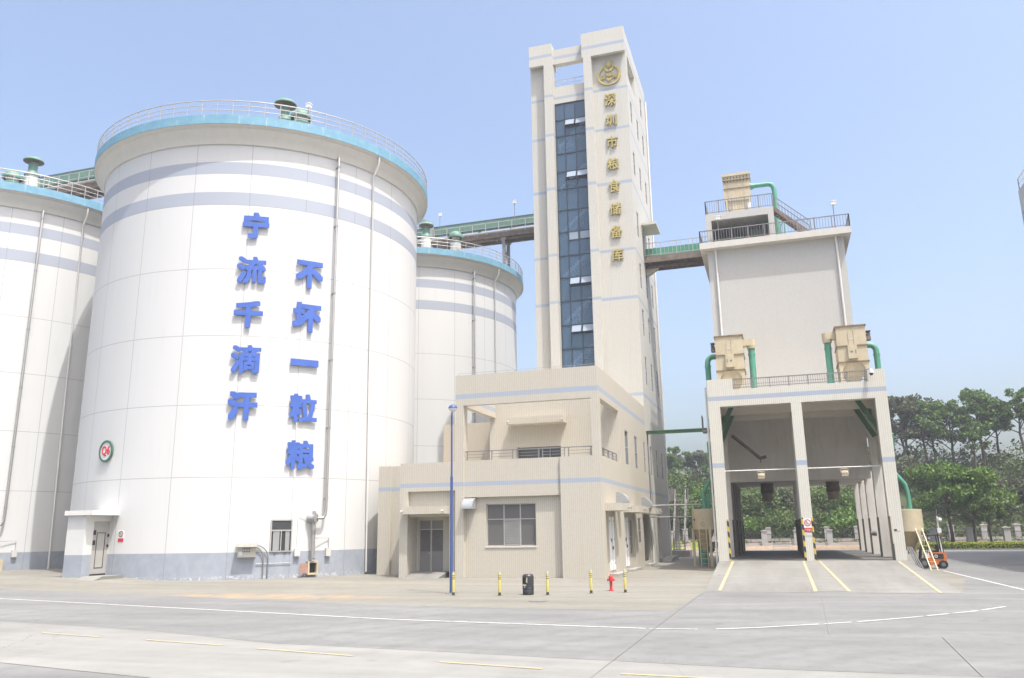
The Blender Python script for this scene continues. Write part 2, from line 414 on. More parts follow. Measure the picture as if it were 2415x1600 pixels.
    def build(s, name, mats, parent=None, smooth=False, fix=True):
        me = bpy.data.meshes.new(name)
        off = parent.matrix_world.translation if parent is not None else Vector((0, 0, 0))
        if parent is not None: off = wloc(parent)
        me.from_pydata([(v[0] - off.x, v[1] - off.y, v[2] - off.z) for v in s.V], [], s.F)
        if not isinstance(mats, (list, tuple)): mats = [mats]
        for m in mats: me.materials.append(m)
        if len(mats) > 1: me.polygons.foreach_set('material_index', s.I)
        if fix:
            import bmesh
            bm = bmesh.new(); bm.from_mesh(me); bmesh.ops.recalc_face_normals(bm, faces=bm.faces); bm.to_mesh(me); bm.free()
        if smooth:
            me.polygons.foreach_set('use_smooth', [True] * len(me.polygons)); me.set_sharp_from_angle(angle=radians(40))
        me.update()
        o = bpy.data.objects.new(name, me); COL.objects.link(o)
        if parent is not None: o.parent = parent; o['_w'] = list(off)
        return o

def wloc(o):
    if '_w' in o: return Vector(o['_w'])
    return o.location.copy()

def thing(name, label, cat, loc, group=None):
    o = bpy.data.objects.new(name, None); COL.objects.link(o); o.location = loc; o.empty_display_size = 0.3
    o['label'] = label; o['category'] = cat
    if group: o['group'] = group
    return o
def tag(o, label, cat, group=None):
    o['label'] = label; o['category'] = cat
    if group: o['group'] = group
    return o
def struct(o, kind='structure'): o['kind'] = kind; return o
def rebase(o, loc):
    # put the origin of a one-mesh thing at its base
    d = Vector(loc)
    for v in o.data.vertices: v.co -= d
    o.location = d; return o
def kids(o): return [c for c in COL.objects if c.parent == o]
def copy_tree(o, loc=None, label=None, rz=None, sc=None):
    def rec(a, par):
        c = a.copy(); COL.objects.link(c); c.parent = par
        for k in tree[a.name]: rec(k, c)
        return c
    tree = {}
    def walk(a):
        tree[a.name] = kids(a)
        for k in tree[a.name]: walk(k)
    walk(o)
    r = rec(o, None)
    if loc is not None: r.location = loc
    if rz is not None: r.rotation_euler = (0, 0, rz)
    if sc is not None: r.scale = (sc, sc, sc) if not isinstance(sc, tuple) else sc
    if label: r['label'] = label
    return r

def text_mesh(body, size, extrude, offset, w=None, h=None):
    c = bpy.data.curves.new('txt', 'FONT'); c.body = body; c.size = size; c.extrude = extrude; c.offset = offset
    c.align_x = 'CENTER'; c.resolution_u = 3
    o = bpy.data.objects.new('txt', c); COL.objects.link(o)
    dg = bpy.context.evaluated_depsgraph_get()
    me = bpy.data.meshes.new_from_object(o.evaluated_get(dg))
    bpy.data.objects.remove(o); bpy.data.curves.remove(c)
    xs = [v.co.x for v in me.vertices]; ys = [v.co.y for v in me.vertices]
    mx, my = (min(xs) + max(xs)) / 2, (min(ys) + max(ys)) / 2
    kx = w / (max(xs) - min(xs)) if w else 1; ky = h / (max(ys) - min(ys)) if h else 1
    vs = [((v.co.x - mx) * kx, (v.co.y - my) * ky, v.co.z) for v in me.vertices]; fs = [tuple(p.vertices) for p in me.polygons]
    bpy.data.meshes.remove(me)
    return vs, fs
def place_text(mb, body, centre, right, nrm, w, h, th, bold=0.0, mi=0):
    # heavy strokes: the glyph repeated with small shifts, each layer a hair prouder
    b = bold
    vs, fs = text_mesh(body, 1.0, 0.5, 0.0, w - 2 * b, max(h - 2 * b, 0.02))
    c, r, n = Vector(centre), Vector(right), Vector(nrm); u = Vector((0, 0, 1))
    sh = [(0, 0)] if b == 0 else [(i * b, j * b) for i in (-1, 0, 1) for j in (-1, 0, 1)]
    for k, (dx, dz) in enumerate(sh):
        mb.add([c + r * (v[0] + dx) + u * (v[1] + dz) + n * (v[2] * th + k * 0.0015) for v in vs], fs, mi)

def railing(mb, pts, h, step, mids=2, r=0.02, balus=0.0, br=0.008, post=None, foot=0.0, mi=0):
    # straight rail between points: top bar, mid bars or balusters, posts
    for k in range(len(pts) - 1):
        p, q = Vector(pts[k]), Vector(pts[k + 1]); L = (q - p).length; n = max(1, round(L / step))
        mb.bar(p + Vector((0, 0, h)), q + Vector((0, 0, h)), 2 * r, 2 * r, mi)
        for i in range(n + 1):
            c = p.lerp(q, i / n); mb.bar(c + Vector((0, 0, foot)), c + Vector((0, 0, h)), 2 * r, 2 * r, mi)
        if balus:
            mb.bar(p + Vector((0, 0, 0.12)), q + Vector((0, 0, 0.12)), r * 1.4, r * 1.4, mi)
            m = round(L / balus)
            for i in range(1, m): c = p.lerp(q, i / m); mb.bar(c + Vector((0, 0, 0.12)), c + Vector((0, 0, h)), 2 * br, 2 * br, mi)
        else:
            for j in range(1, mids + 1):
                zz = h * j / (mids + 1); mb.bar(p + Vector((0, 0, zz)), q + Vector((0, 0, zz)), r * 1.3, r * 1.3, mi)

# ------------------------------------------------------------------ ground, road, markings
def gh(x, y):   # the yard climbs a little towards the far left
    a = min(1, max(0, (-33 - x) / 5)); b = min(1, max(0, (y - 34) / 3.5))
    a = a * a * (3 - 2 * a); b = b * b * (3 - 2 * b)
    return 0.3 * a * b
m = MB()
xs = [-1500, -600, -250, -120, -90] + [-80 + 2 * i for i in range(26)] + [-26, -15, 0, 15, 40, 80, 200, 600, 1500]
ys = [-300, -60, 0, 15, 26] + [30 + 1.5 * i for i in range(40)] + [95, 110, 200, 600, 1800]
for i in range(len(xs) - 1):
    for j in range(len(ys) - 1):
        x0, x1, y0, y1 = xs[i], xs[i + 1], ys[j], ys[j + 1]
        m.quad((x0, y0, gh(x0, y0)), (x1, y0, gh(x1, y0)), (x1, y1, gh(x1, y1)), (x0, y1, gh(x0, y1)))
struct(m.build('ground', M_YARD, smooth=True))

def strip(name, pts, z, material, kind='structure'):
    mb = MB(); n = len(pts); mb.add([(p[0], p[1], z) for p in pts], [tuple(range(n))]); o = mb.build(name, material); return struct(o)
def ribbon(mb, pts, w, z):
    for i in range(len(pts) - 1):
        p, q = Vector((*pts[i], 0)), Vector((*pts[i + 1], 0)); d = (q - p).normalized(); n = Vector((-d.y, d.x, 0)) * w / 2
        mb.quad((p.x - n.x, p.y - n.y, z), (q.x - n.x, q.y - n.y, z), (q.x + n.x, q.y + n.y, z), (p.x + n.x, p.y + n.y, z))
strip('road', [(-90, 38.5), (-62, 35.5), (-40, 33.2), (-25, 30), (-15.2, 27.6), (-8.7, 26.8), (-3.4, 27.0), (-3.1, 34.75), (6.2, 34.75), (8.2, 45), (9, 60), (14, 95), (60, 95), (60, -20), (3.4, 16.25), (-0.4, 16.3), (-3.2, 16.6), (-7.4, 17.1), (-11.5, 17.5), (-16.6, 19.1), (-23.2, 20.3), (-90, 36)], 0.004, M_ROAD)
strip('pale_pavement', [(-90, 35.9), (-23.2, 20.25), (-16.6, 19.05), (-11.5, 17.45), (-7.4, 17.05), (-3.2, 16.55), (-0.4, 16.25), (3.4, 16.2), (20, 4), (-4, 8), (-11.1, 12.9), (-12.9, 13.2), (-15.6, 13.7), (-90, 26)], 0.008, M_PALE)
strip('front_road', [(-90, 25.95), (-15.6, 13.65), (-12.9, 13.15), (-11.1, 12.85), (-4, 7.95), (20, 3.9), (20, -60), (-90, -60)], 0.004, M_ROAD)
m = MB(); ribbon(m, [(-60, 33.5), (-31.8, 27.6), (-23.2, 25.6), (-16.6, 24.1), (-11.3, 22.85), (-7.4, 22.4), (-4.9, 22.1), (-3.5, 21.95)], 0.13, 0.014)
ribbon(m, [(-3.42, 21.95), (-2.2, 22.0)], 0.11, 0.014)
prev = [(-1.75, 22.15), (-0.8, 22.6), (0.75, 23.7)]
ribbon(m, prev, 0.12, 0.014)
for seg in ([(0.9, 23.8), (1.6, 24.35)], [(1.75, 24.45), (2.9, 25.5), (3.6, 26.2)], [(3.72, 26.35), (4.4, 27.05)], [(4.5, 27.15), (5.0, 27.7), (5.35, 28.1)], [(5.5, 28.3), (6.4, 29.6)]): ribbon(m, seg, 0.11, 0.014)
struct(m.build('white_line', M_LINEW))
m = MB(); ribbon(m, [(8.4, 51.8), (8.5, 46.5), (8.62, 41.5), (8.75, 36), (8.8, 31)], 0.13, 0.014); struct(m.build('white_line', M_LINEW))
for seg in ([(-19.1, 18.0), (-16.8, 17.6)], [(-15.1, 17.35), (-12.6, 16.9)], [(-11.4, 16.6), (-8.7, 16.05)], [(-6.6, 15.7), (-4.4, 15.35)], [(-2.9, 15.15), (-0.6, 15.0)], [(-24.2, 18.9), (-21.6, 18.4)], [(1.2, 14.8), (3.6, 14.5)]):
    m = MB(); ribbon(m, seg, 0.12, 0.016); struct(m.build('yellow_dash', M_LINEY))
m = MB(); ribbon(m, [(-3.15, 33.8), (-3.3, 21.9), (-3.35, 12)], 0.022, 0.018); ribbon(m, [(1.3, 34.6), (0.9, 21.6)], 0.02, 0.018); ribbon(m, [(3.3, 21.5), (2.8, 12)], 0.02, 0.018)
ribbon(m, [(-23.2, 20.28), (-16.6, 19.08), (-11.5, 17.48), (-7.4, 17.08), (-3.2, 16.58), (-0.4, 16.28), (3.4, 16.22), (20, 4)], 0.024, 0.018)
struct(m.build('expansion_joint', M_JOINT))
for seg in ([(12.0, 62), (12.0, 60.6)], [(12.0, 58.5), (12.0, 57.3)], [(12.05, 55), (12.05, 54)]):
    m = MB(); ribbon(m, seg, 0.12, 0.016); struct(m.build('yellow_dash', M_LINEY))

# ------------------------------------------------------------------ silos
RS = 11.5
def pol(c, deg, r, z): a = radians(deg); return (c[0] + r * sin(a), c[1] - r * cos(a), z)
S1, S2, S3 = (-36.0, 50.8), (-61.9, 51.2), (-36.1, 77.0)
def make_silo(c, label):
    t = thing('grain_silo', label, 'silo', (c[0], c[1], 0), 'round grain silos')
    m = MB(); m.lathe([(RS, -0.2), (RS, 27.0)], c[0], c[1], 160); m.build('wall', M_SILO, t, True)
    m = MB(); prof = [(RS, 26.98), (RS + 0.1, 27.0), (RS + 0.16, 27.18), (RS + 0.3, 27.5), (RS + 0.52, 27.74), (RS + 0.56, 27.9), (RS + 0.72, 27.98), (RS + 0.8, 28.05)]
    m.lathe(prof, c[0], c[1], 160); m.build('eave', M_EAVE, t, True)
    m = MB(); m.lathe([(RS + 0.8, 28.05), (RS + 0.83, 28.06), (RS + 0.83, 28.68), (RS + 0.62, 28.70), (RS + 0.62, 28.45)], c[0], c[1], 160); m.build('rim', M_RIM, t, True)
    m = MB(); m.lathe([(RS + 0.63, 28.46), (3.0, 30.2), (0.01, 30.3)], c[0], c[1], 96); m.build('roof', M_ROOF, t, True)
    m = MB(); rr = RS + 0.74; N = 78
    for (z, r) in ((29.70, 0.038), (29.36, 0.026), (29.03, 0.026)):
        m.lathe([(rr + r * cos(a * pi / 3), z + r * sin(a * pi / 3)) for a in range(7)], c[0], c[1], 120)
    for k in range(N):
        a = 360 * k / N; p = pol(c, a, rr, 28.6); q = pol(c, a, rr, 29.7); m.tube([p, q], 0.030, 5, cap=False)
    m.build('railing', M_RAILW, t, True)
    m = MB(); m.tube([pol(c, 71.0, RS + 0.72, 27.98), pol(c, 71.0, RS + 0.70, 27.4), pol(c, 71.2, RS + 0.14, 26.7), pol(c, 71.8, RS + 0.13, 12), pol(c, 72.6, RS + 0.13, 0.15)], 0.065, 8)
    for z in (3, 6.5, 10, 13.5, 17, 20.5, 24): m.lathe([(0.085, -0.05), (0.085, 0.05)], *pol(c, 71.2 + 0.05 * (27 - z), RS + 0.13, z)[:2], 8, cz=z)
    m.build('downpipe', M_PVC, t, True)
    return t
_sa = None
silo_a = make_silo(S1, 'large white grain silo nearest the camera with two columns of blue characters')
silo_b = copy_tree(silo_a, (S2[0], S2[1], 0), 'white grain silo cut off by the left edge of the photo')
silo_c = copy_tree(silo_a, (S3[0], S3[1], 0), 'white grain silo behind, between the near silo and the tall tower')

m = MB()
pr = [pol(S1, d, 10.4, 28.6 + 0.16 * 0 ) for d in (-14, -9, -4, 1, 6)]
for z in (0.75, 1.15): m.tube([(p[0], p[1], p[2] + z) for p in pr], 0.025, 6)
for p in pr: m.tube([p, (p[0], p[1], p[2] + 1.15)], 0.025, 6)
m.build('roof_rail', M_RAILW, silo_a)
# standpipes with actuator and steel hatch box, one on each silo
def make_standpipe(c, label):
    b = pol(c, 53.2, RS + 0.3, 0)
    t = thing('standpipe', label, 'pipe', b, 'steel standpipes on the silos')
    m = MB(); ro = RS + 0.34
    m.tube([pol(c, 56.9, RS - 0.1, 27.05), pol(c, 56.7, ro - 0.05, 27.05), pol(c, 56.6, ro, 26.85), pol(c, 56.6, ro, 3.95), pol(c, 56.4, ro, 3.6), pol(c, 55.8, ro, 3.42), pol(c, 54.0, ro, 3.40)], 0.085, 10)
    m.build('riser', M_STAIN, t, True)
    for z in (26.4, 22.2, 17.6, 13.2, 8.9, 4.6):
        m = MB(); m.bar(pol(c, 56.6, RS, z), pol(c, 56.6, ro + 0.1, z), 0.10, 0.06); m.lathe([(0.12, -0.04), (0.12, 0.04)], *pol(c, 56.6, ro, z)[:2], 10, cz=z); m.build('pipe_clamp', M_STEEL, t)
    m = MB(); p = pol(c, 53.0, ro, 3.4)
    m.lathe([(0.01, -0.3), (0.24, -0.28), (0.24, 0.22), (0.01, 0.24)], p[0] - 0.1, p[1], 14, axis='x', cz=3.4)
    m.lathe([(0.29, -0.03), (0.29, 0.03)], p[0] + 0.1, p[1], 14, axis='x', cz=3.4); m.lathe([(0.01, 0.12), (0.11, 0.10), (0.11, -0.1)], p[0], p[1], 10, cz=3.72)
    m.build('actuator', M_STEEL, t, True)
    m = MB(); m.tube([(p[0], p[1], 3.2), (p[0], p[1], 1.0)], 0.115, 12)
    for z in (2.72, 2.6, 1.12, 1.02): m.lathe([(0.16, -0.025), (0.16, 0.025), (0.11, 0.025)], p[0], p[1], 12, cz=z)
    m.build('drop_pipe', M_STAIN, t, True)
    return t
stand_a = make_standpipe(S1, 'steel standpipe with valve beside the silo window')
copy_tree(stand_a, Vector(stand_a.location) + Vector((S2[0] - S1[0], S2[1] - S1[1], 0)), 'steel standpipe running up the silo at the left edge')
copy_tree(stand_a, Vector(stand_a.location) + Vector((S3[0] - S1[0], S3[1] - S1[1], 0)), 'steel standpipe on the silo behind the flat annex roof')

def local_box(m, c, deg, r, w, d, z0, z1, mi=0, dw=0):
    # box on the silo wall: w along the wall, d outwards
    a = radians(deg); n = Vector((sin(a), -cos(a), 0)); u = Vector((cos(a), sin(a), 0)); o = Vector((c[0], c[1], 0)) + n * r + u * dw
    P = [o - u * w / 2, o + u * w / 2, o + u * w / 2 + n * d, o - u * w / 2 + n * d]
    vs = [(p.x, p.y, z0) for p in P] + [(p.x, p.y, z1) for p in P]
    m.add(vs, [(0, 3, 2, 1), (4, 5, 6, 7), (0, 1, 5, 4), (1, 2, 6, 5), (2, 3, 7, 6), (3, 0, 4, 7)], mi); return m
# outlet hatch under the standpipe
t = thing('outlet_hatch', 'open yellow steel outlet box with rusty flap at the silo foot', 'hatch', pol(S1, 53.3, RS, 0.15))
m = MB()
for (w, z0, z1, dw) in ((0.10, 0.15, 0.93, -0.27), (0.10, 0.15, 0.93, 0.27), (0.44, 0.15, 0.25, 0), (0.44, 0.83, 0.93, 0)): local_box(m, S1, 53.3, RS, w, 0.34, z0, z1, 0, dw)
m.build('frame', M_YEL, t)
m = MB(); local_box(m, S1, 53.3, RS, 0.44, 0.06, 0.25, 0.83); m.build('opening', M_DARK, t)
m = MB(); local_box(m, S1, 53.3, RS + 0.28, 0.46, 0.03, 0.24, 0.80, 0, -0.56); m.build('flap', mat('rusty flap', (0.33, 0.20, 0.16, 1), 0.7, var=0.2, vs=5), t)
m = MB(); a = radians(53.3); u = Vector((cos(a), sin(a), 0)); n = Vector((sin(a), -cos(a), 0)); o_ = Vector((S1[0], S1[1], 0)) + n * (RS + 0.2) - u * 0.45
m.add([o_ - u * 0.13 + Vector((0, 0, 0.22)), o_ + u * 0.13 + Vector((0, 0, 0.22)), o_ + Vector((0, 0, -0.02)), o_ + n * 0.06 + Vector((0, 0, 0.1))], [(0, 1, 2), (0, 1, 3), (1, 2, 3), (2, 0, 3)]); m.build('spout', M_STEEL, t)
# control boxes and conduits on the near silo
t = thing('control_box', 'cream control cabinet with sloping lid and ventilation slots on the silo', 'cabinet', pol(S1, 34.6, RS, 1.2))
m = MB(); local_box(m, S1, 34.6, RS, 0.98, 0.34, 1.24, 2.0); m.build('body', mat('cabinet cream', (0.45, 0.435, 0.375, 1), 0.45, var=0.05), t)
m = MB(); local_box(m, S1, 34.6, RS, 1.16, 0.62, 1.98, 2.04); local_box(m, S1, 34.6, RS + 0.58, 1.16, 0.04, 1.82, 1.98); m.build('lid', mat('cabinet lid', (0.48, 0.47, 0.42, 1), 0.45), t)
for z in (1.68, 1.52):
    m = MB()
    for i in range(5): local_box(m, S1, 34.6, RS + 0.34, 0.04, 0.01, z, z + 0.09, 0, -0.2 + i * 0.09)
    m.build('vent_slots', M_DARK, t)
m = MB(); local_box(m, S1, 34.6, RS + 0.34, 0.2, 0.008, 1.36, 1.56, 0, -0.33); m.build('notice', M_WHITE, t)
def arc(c, d0, d1, r, z0, z1, n=8):
    return [pol(c, d0 + (d1 - d0) * sin(pi / 2 * i / n), r, z1 + (z0 - z1) * cos(pi / 2 * i / n)) for i in range(n + 1)]
t = thing('conduit_pair', 'two grey conduits bending from the cream cabinet to the ground', 'conduit', pol(S1, 40, RS, 0))
for (d1, zt) in ((39.3, 1.78), (40.6, 1.9)):
    m = MB(); m.tube(arc(S1, 37.0, d1, RS + 0.12, zt, zt - 0.75) + [pol(S1, d1, RS + 0.12, 0.0)], 0.032, 8); m.build('conduit', M_RAILG, t, True)
m = MB(); m.tube([pol(S1, 37.2 + i * 0.9, RS + 0.06, 0.86) for i in range(12)], 0.018, 6); m.build('cross_conduit', M_STEEL, t)
for (d, z0, z1, w, lab, big) in ((48.7, 1.22, 1.68, 0.34, 'small grey meter box with white dial between silo window and hatch', 1), (58.3, 1.18, 1.66, 0.32, 'small plain grey junction box to the right of the standpipe', 0)):
    t = thing('junction_box', lab, 'box', pol(S1, d, RS, z0), 'small grey boxes on the near silo')
    m = MB(); local_box(m, S1, d, RS, w, 0.2, z0, z1); m.build('case', M_GREYP, t)
    if big:
        m = MB(); local_box(m, S1, d, RS + 0.2, w * 0.62, 0.012, z0 + 0.1, z1 - 0.08); m.build('dial', M_WHITE, t)
        m = MB(); m.tube([pol(S1, d, RS + 0.08, z1), pol(S1, d, RS + 0.08, 3.4), pol(S1, d + 0.4, RS + 0.08, 3.6), pol(S1, 52, RS + 0.2, 3.62)], 0.018, 6); m.build('wire_pipe', M_WHITE, t)
    else:
        m = MB(); m.tube([pol(S1, d + 0.2, RS + 0.08, z1), pol(S1, d + 0.2, RS + 0.08, 2.25), pol(S1, 53.6, RS + 0.3, 2.25)], 0.022, 6); m.build('wire_pipe', M_STEEL, t)
t = thing('junction_box', 'small grey junction box low on the left silo', 'box', pol(S2, 61, RS, 1.2), 'small grey boxes on the left silo')
m = MB(); local_box(m, S2, 61, RS, 0.34, 0.2, 1.2, 1.68); m.build('case', M_GREYP, t)
m = MB(); m.tube([pol(S2, 61.2, RS + 0.08, 1.68), pol(S2, 61.2, RS + 0.08, 2.3), pol(S2, 56, RS + 0.2, 2.3)], 0.022, 6); m.build('wire_pipe', M_STEEL, t)
t = tag(rebase(local_box(MB(), S2, 57.0, RS, 0.35, 0.3, 0.25, 1.05).build('outlet_hatch', M_YEL), pol(S2, 57, RS, 0.2)), 'yellow outlet box cut off by the left edge of the photo', 'hatch')

# window of the near silo
m = MB()
def arcbar(d0, d1, z0, z1, dep=0.05, off=0.0, mb=None): return local_box(mb, S1, (d0 + d1) / 2, RS - 0.05 + off, radians(d1 - d0) * RS, dep + 0.05, z0, z1)
for (d0, d1, z0, z1) in ((40.9, 41.25, 1.5, 3.36), (46.8, 47.15, 1.5, 3.36), (41.25, 46.8, 3.28, 3.36), (41.25, 46.8, 1.5, 1.56), (41.25, 46.8, 2.68, 2.76), (43.85, 44.1, 1.56, 2.68)): arcbar(d0, d1, z0, z1, 0.07, 0, m)
wf = m.build('window', M_FRAME, silo_a)
m = MB(); arcbar(41.25, 46.8, 1.56, 3.28, 0.02, 0, m); m.build('pane', M_DARK, wf)
m = MB(); arcbar(41.3, 46.75, 2.76, 3.27, 0.03, 0.005, m); m.build('top_light', M_GLASS, wf)
m = MB(); arcbar(41.7, 43.5, 1.57, 2.68, 0.04, 0.01, m); arcbar(45.2, 46.4, 1.57, 2.68, 0.04, 0.01, m); m.build('sash', mat('grey sash', (0.30, 0.31, 0.31, 1), 0.3, 0.2, 0.1), wf)
m = MB()
for d in (42.4, 45.2):
    a = radians(d); n = Vector((sin(a), -cos(a), 0)); o_ = Vector((S1[0], S1[1], 0)) + n * RS
    m.add([o_ + Vector((0, 0, 1.5)), o_ + n * 0.42 + Vector((0, 0, 1.5)), o_ + Vector((0, 0, 1.28)), o_ + Vector((cos(a) * 0.04, sin(a) * 0.04, 1.5))], [(0, 1, 2), (0, 1, 3), (1, 2, 3), (2, 0, 3)])
m.build('bracket', M_STEEL, wf)

# entrance porch of the near silo
pm = MB(); pm.wall('x', -37.55, -0.2, 37.5, 39.7, 0.1, 3.72, [(38.12, 39.4, 0.1, 3.38)]); pm.wall('y', 37.5, 0.2, -38.85, -37.75, 0.1, 3.72); pm.box(-38.85, -38.65, 37.7, 40.6, 0.1, 3.72)
def porch_mat():
    t = NT('porch paint'); P = t.pos().outputs['Position']; x, y, z = t.sep(P)
    n = t.ramp(t.noise(P, 1.2, 5, 0.6), 0.3, 0.7)
    t.l(t.mix(t.math('LESS_THAN', z, 1.52), t.mix(n, (0.55, 0.545, 0.52, 1), (0.60, 0.595, 0.57, 1)), t.mix(n, (0.27, 0.295, 0.335, 1), (0.33, 0.355, 0.39, 1))), t.p.inputs['Base Color'])
    t.p.inputs['Roughness'].default_value = 0.6; return t.m
M_PORCH = porch_mat()
porch = pm.build('porch', M_PORCH, silo_a)
m = MB(); m.box(-38.95, -36.95, 37.3, 39.6, 3.72, 3.98); m.build('canopy', mat('canopy paint', (0.62, 0.61, 0.575, 1), 0.6, var=0.03), porch)
m = MB(); m.box(-37.72, -37.66, 38.12, 39.4, 0.42, 3.38); d_ = m.build('door', mat('steel door', (0.38, 0.37, 0.34, 1), 0.5, var=0.06, dirt=((0.3, 0.27, 0.22, 1), 0.3)), porch)
m = MB()
for (y0, y1, z0, z1) in ((38.5, 38.54, 0.75, 2.75), (39.1, 39.14, 0.75, 2.75), (38.54, 39.1, 0.75, 0.79), (38.54, 39.1, 2.71, 2.75)): m.box(-37.66, -37.645, y0, y1, z0, z1)
m2 = m; 
for z in (2.62, 2.05): m.box(-37.66, -37.62, 38.12, 38.4, z, z + 0.26)
for z in (1.9, 2.5): m.box(-37.66, -37.60, 39.3, 39.38, z, z + 0.16)
m.box(-37.66, -37.64, 38.12, 39.4, 0.30, 0.44); m.build('lock_bars', M_DARK, d_)
m = MB(); m.prism([(39.0, 0.02), (39.0, 0.36), (37.5, 0.36), (36.4, 0.0)], 'x', -37.4, -36.0); o_ = struct(m.build('door_ramp', M_RAMP))
t = thing('warning_sign', 'small white no smoking notice with red foot beside the silo porch', 'sign', pol(S1, -3.4, RS, 2.2))
m = MB(); local_box(m, S1, -3.4, RS, 0.42, 0.015, 2.40, 2.86); m.build('board', M_WHITE, t)
m = MB(); local_box(m, S1, -3.4, RS, 0.42, 0.015, 2.20, 2.40); m.build('red_strip', M_REDS, t)
m = MB(); a = radians(-3.4); n = Vector((sin(a), -cos(a), 0)); u = Vector((cos(a), sin(a), 0)); c0 = Vector((S1[0], S1[1], 2.64)) + n * (RS + 0.02)
def ring(mb, c, u, n, r0, r1, th, k=24, mi=0):
    v = Vector((0, 0, 1)); vs = []
    for i in range(k):
        e = u * cos(2 * pi * i / k) + v * sin(2 * pi * i / k)
        vs += [c + e * r0, c + e * r1, c + e * r1 + n * th, c + e * r0 + n * th]
    fs = []
    for i in range(k):
        j = (i + 1) % k
        for q in range(4): fs.append((4 * i + q, 4 * i + (q + 1) % 4, 4 * j + (q + 1) % 4, 4 * j + q))
    mb.add(vs, fs, mi)
ring(m, c0, u, n, 0.13, 0.17, 0.008); m.bar(c0 - u * 0.1 + Vector((0, 0, 0.1)), c0 + u * 0.1 - Vector((0, 0, 0.1)), 0.03, 0.01); m.bar(c0 - u * 0.09, c0 + u * 0.07 + Vector((0, 0, 0.02)), 0.03, 0.01)
m.build('prohibition_mark', mat('sign ink', (0.12, 0.05, 0.06, 1), 0.5), t)
# silo number disc
t = thing('number_disc', 'round white silo number disc Q6 with green rim and red lettering', 'sign', pol(S1, -13.0, RS, 6.9))
a = radians(-13.0); n = Vector((sin(a), -cos(a), 0)); u = Vector((cos(a), sin(a), 0)); c0 = Vector((S1[0], S1[1], 7.56)) + n * (RS + 0.03)
m = MB(); ring(m, c0, u, n, 0.02, 0.56, 0.05, 40); m.build('disc', M_WHITE, t)
m = MB(); ring(m, c0, u, n, 0.54, 0.66, 0.09, 40); m.build('rim', mat('sign green', (0.055, 0.13, 0.085, 1), 0.4), t)
m = MB(); place_text(m, 'Q6', c0 + n * 0.055, u, n, 0.80, 0.62, 0.03, 0.012); m.build('lettering', M_REDS, t)

# blue slogan characters
LEFT = [('宁', 31.7, 21.48, 1.60, 1.74), ('流', 31.18, 18.53, 1.77, 1.76), ('千', 31.05, 15.69, 1.72, 1.70), ('滴', 31.1, 12.86, 1.75, 1.77), ('汗', 31.0, 10.01, 1.72, 1.75)]
RIGHT = [('不', 48.7, 18.60, 1.77, 1.82), ('坏', 48.43, 15.77, 1.83, 1.91), ('一', 48.37, 12.85, 1.75, 0.42), ('粒', 48.6, 10.01, 1.73, 1.76), ('粮', 48.4, 7.16, 1.76, 1.76)]
for side, lst in (('left', LEFT), ('right', RIGHT)):
    for i, (ch, d, z, w, h) in enumerate(lst):
        a = radians(d); n = Vector((sin(a), -cos(a), 0)); u = Vector((cos(a), sin(a), 0)); c0 = Vector((S1[0], S1[1], z)) + n * (RS + 0.14)
        m = MB(); place_text(m, ch, c0, u, n, w, h, 0.07, 0.088 if ch in '宁千汗不坏一' else 0.06)
        o = rebase(m.build('sign_character', M_BLUE), Vector((S1[0], S1[1], z - h / 2)) + n * RS)
        tag(o, 'blue character %s, %s in the %s column on the near silo' % (ch, ('first', 'second', 'third', 'fourth', 'fifth')[i], side), 'sign character', 'blue slogan characters on the near silo')

# roof vents
def make_vent(x, y, z0, zt, cap_r, st_r, label, low=False, zc=None):
    t = thing('roof_vent', label, 'vent', (x, y, z0), 'green ventilators on the silo roofs')
    if not low:
        m = MB(); m.lathe([(st_r * 1.5, z0), (st_r * 1.45, zt - 1.55), (st_r * 1.2, zt - 1.5)], x, y, 24); m.build('base', M_GREYP, t, True)
        m = MB(); m.lathe([(st_r * 1.7, zt - 1.62), (st_r * 1.65, zt - 1.48), (st_r * 1.1, zt - 1.25), (st_r, zt - 1.15), (st_r, zt - 0.2)], x, y, 24); m.build('stack', M_GREENP, t, True)
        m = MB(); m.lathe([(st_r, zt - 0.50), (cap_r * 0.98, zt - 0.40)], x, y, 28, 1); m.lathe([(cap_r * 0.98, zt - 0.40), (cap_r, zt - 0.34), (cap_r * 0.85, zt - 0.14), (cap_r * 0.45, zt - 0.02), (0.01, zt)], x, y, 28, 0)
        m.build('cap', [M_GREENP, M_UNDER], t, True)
    else:
        m = MB(); m.lathe([(st_r * 1.25, z0), (st_r * 1.25, zt - 1.15), (st_r * 0.9, zt - 1.0), (st_r * 0.9, zt - 0.4)], x, y, 24); m.build('stack', M_GREYP, t, True)
        m = MB(); m.lathe([(st_r * 1.32, zt - 1.25), (st_r * 1.35, zt - 1.12), (st_r * 1.05, zt - 0.95)], x, y, 24); m.build('collar', M_GREENP, t, True)
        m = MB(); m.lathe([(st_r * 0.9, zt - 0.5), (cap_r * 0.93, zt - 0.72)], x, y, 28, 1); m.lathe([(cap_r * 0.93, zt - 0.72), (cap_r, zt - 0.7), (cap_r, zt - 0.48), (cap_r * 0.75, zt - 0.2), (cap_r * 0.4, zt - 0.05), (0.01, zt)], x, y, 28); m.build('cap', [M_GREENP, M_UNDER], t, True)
    return t
make_vent(-30.35, 44.0, 28.6, 31.95, 0.78, 0.30, 'tall mushroom shaped green vent on the roof of the near silo')
make_vent(-29.05, 44.0, 28.6, 31.0, 0.72, 0.52, 'low domed green vent beside the mushroom vent on the near silo', True)
make_vent(-54.4, 45.3, 28.6, 32.15, 0.75, 0.33, 'tall mushroom shaped green vent on the roof of the left silo')
make_vent(-55.3, 44.4, 28.6, 30.75, 0.75, 0.5, 'low domed green vent on the left silo in front of its mushroom vent', True)
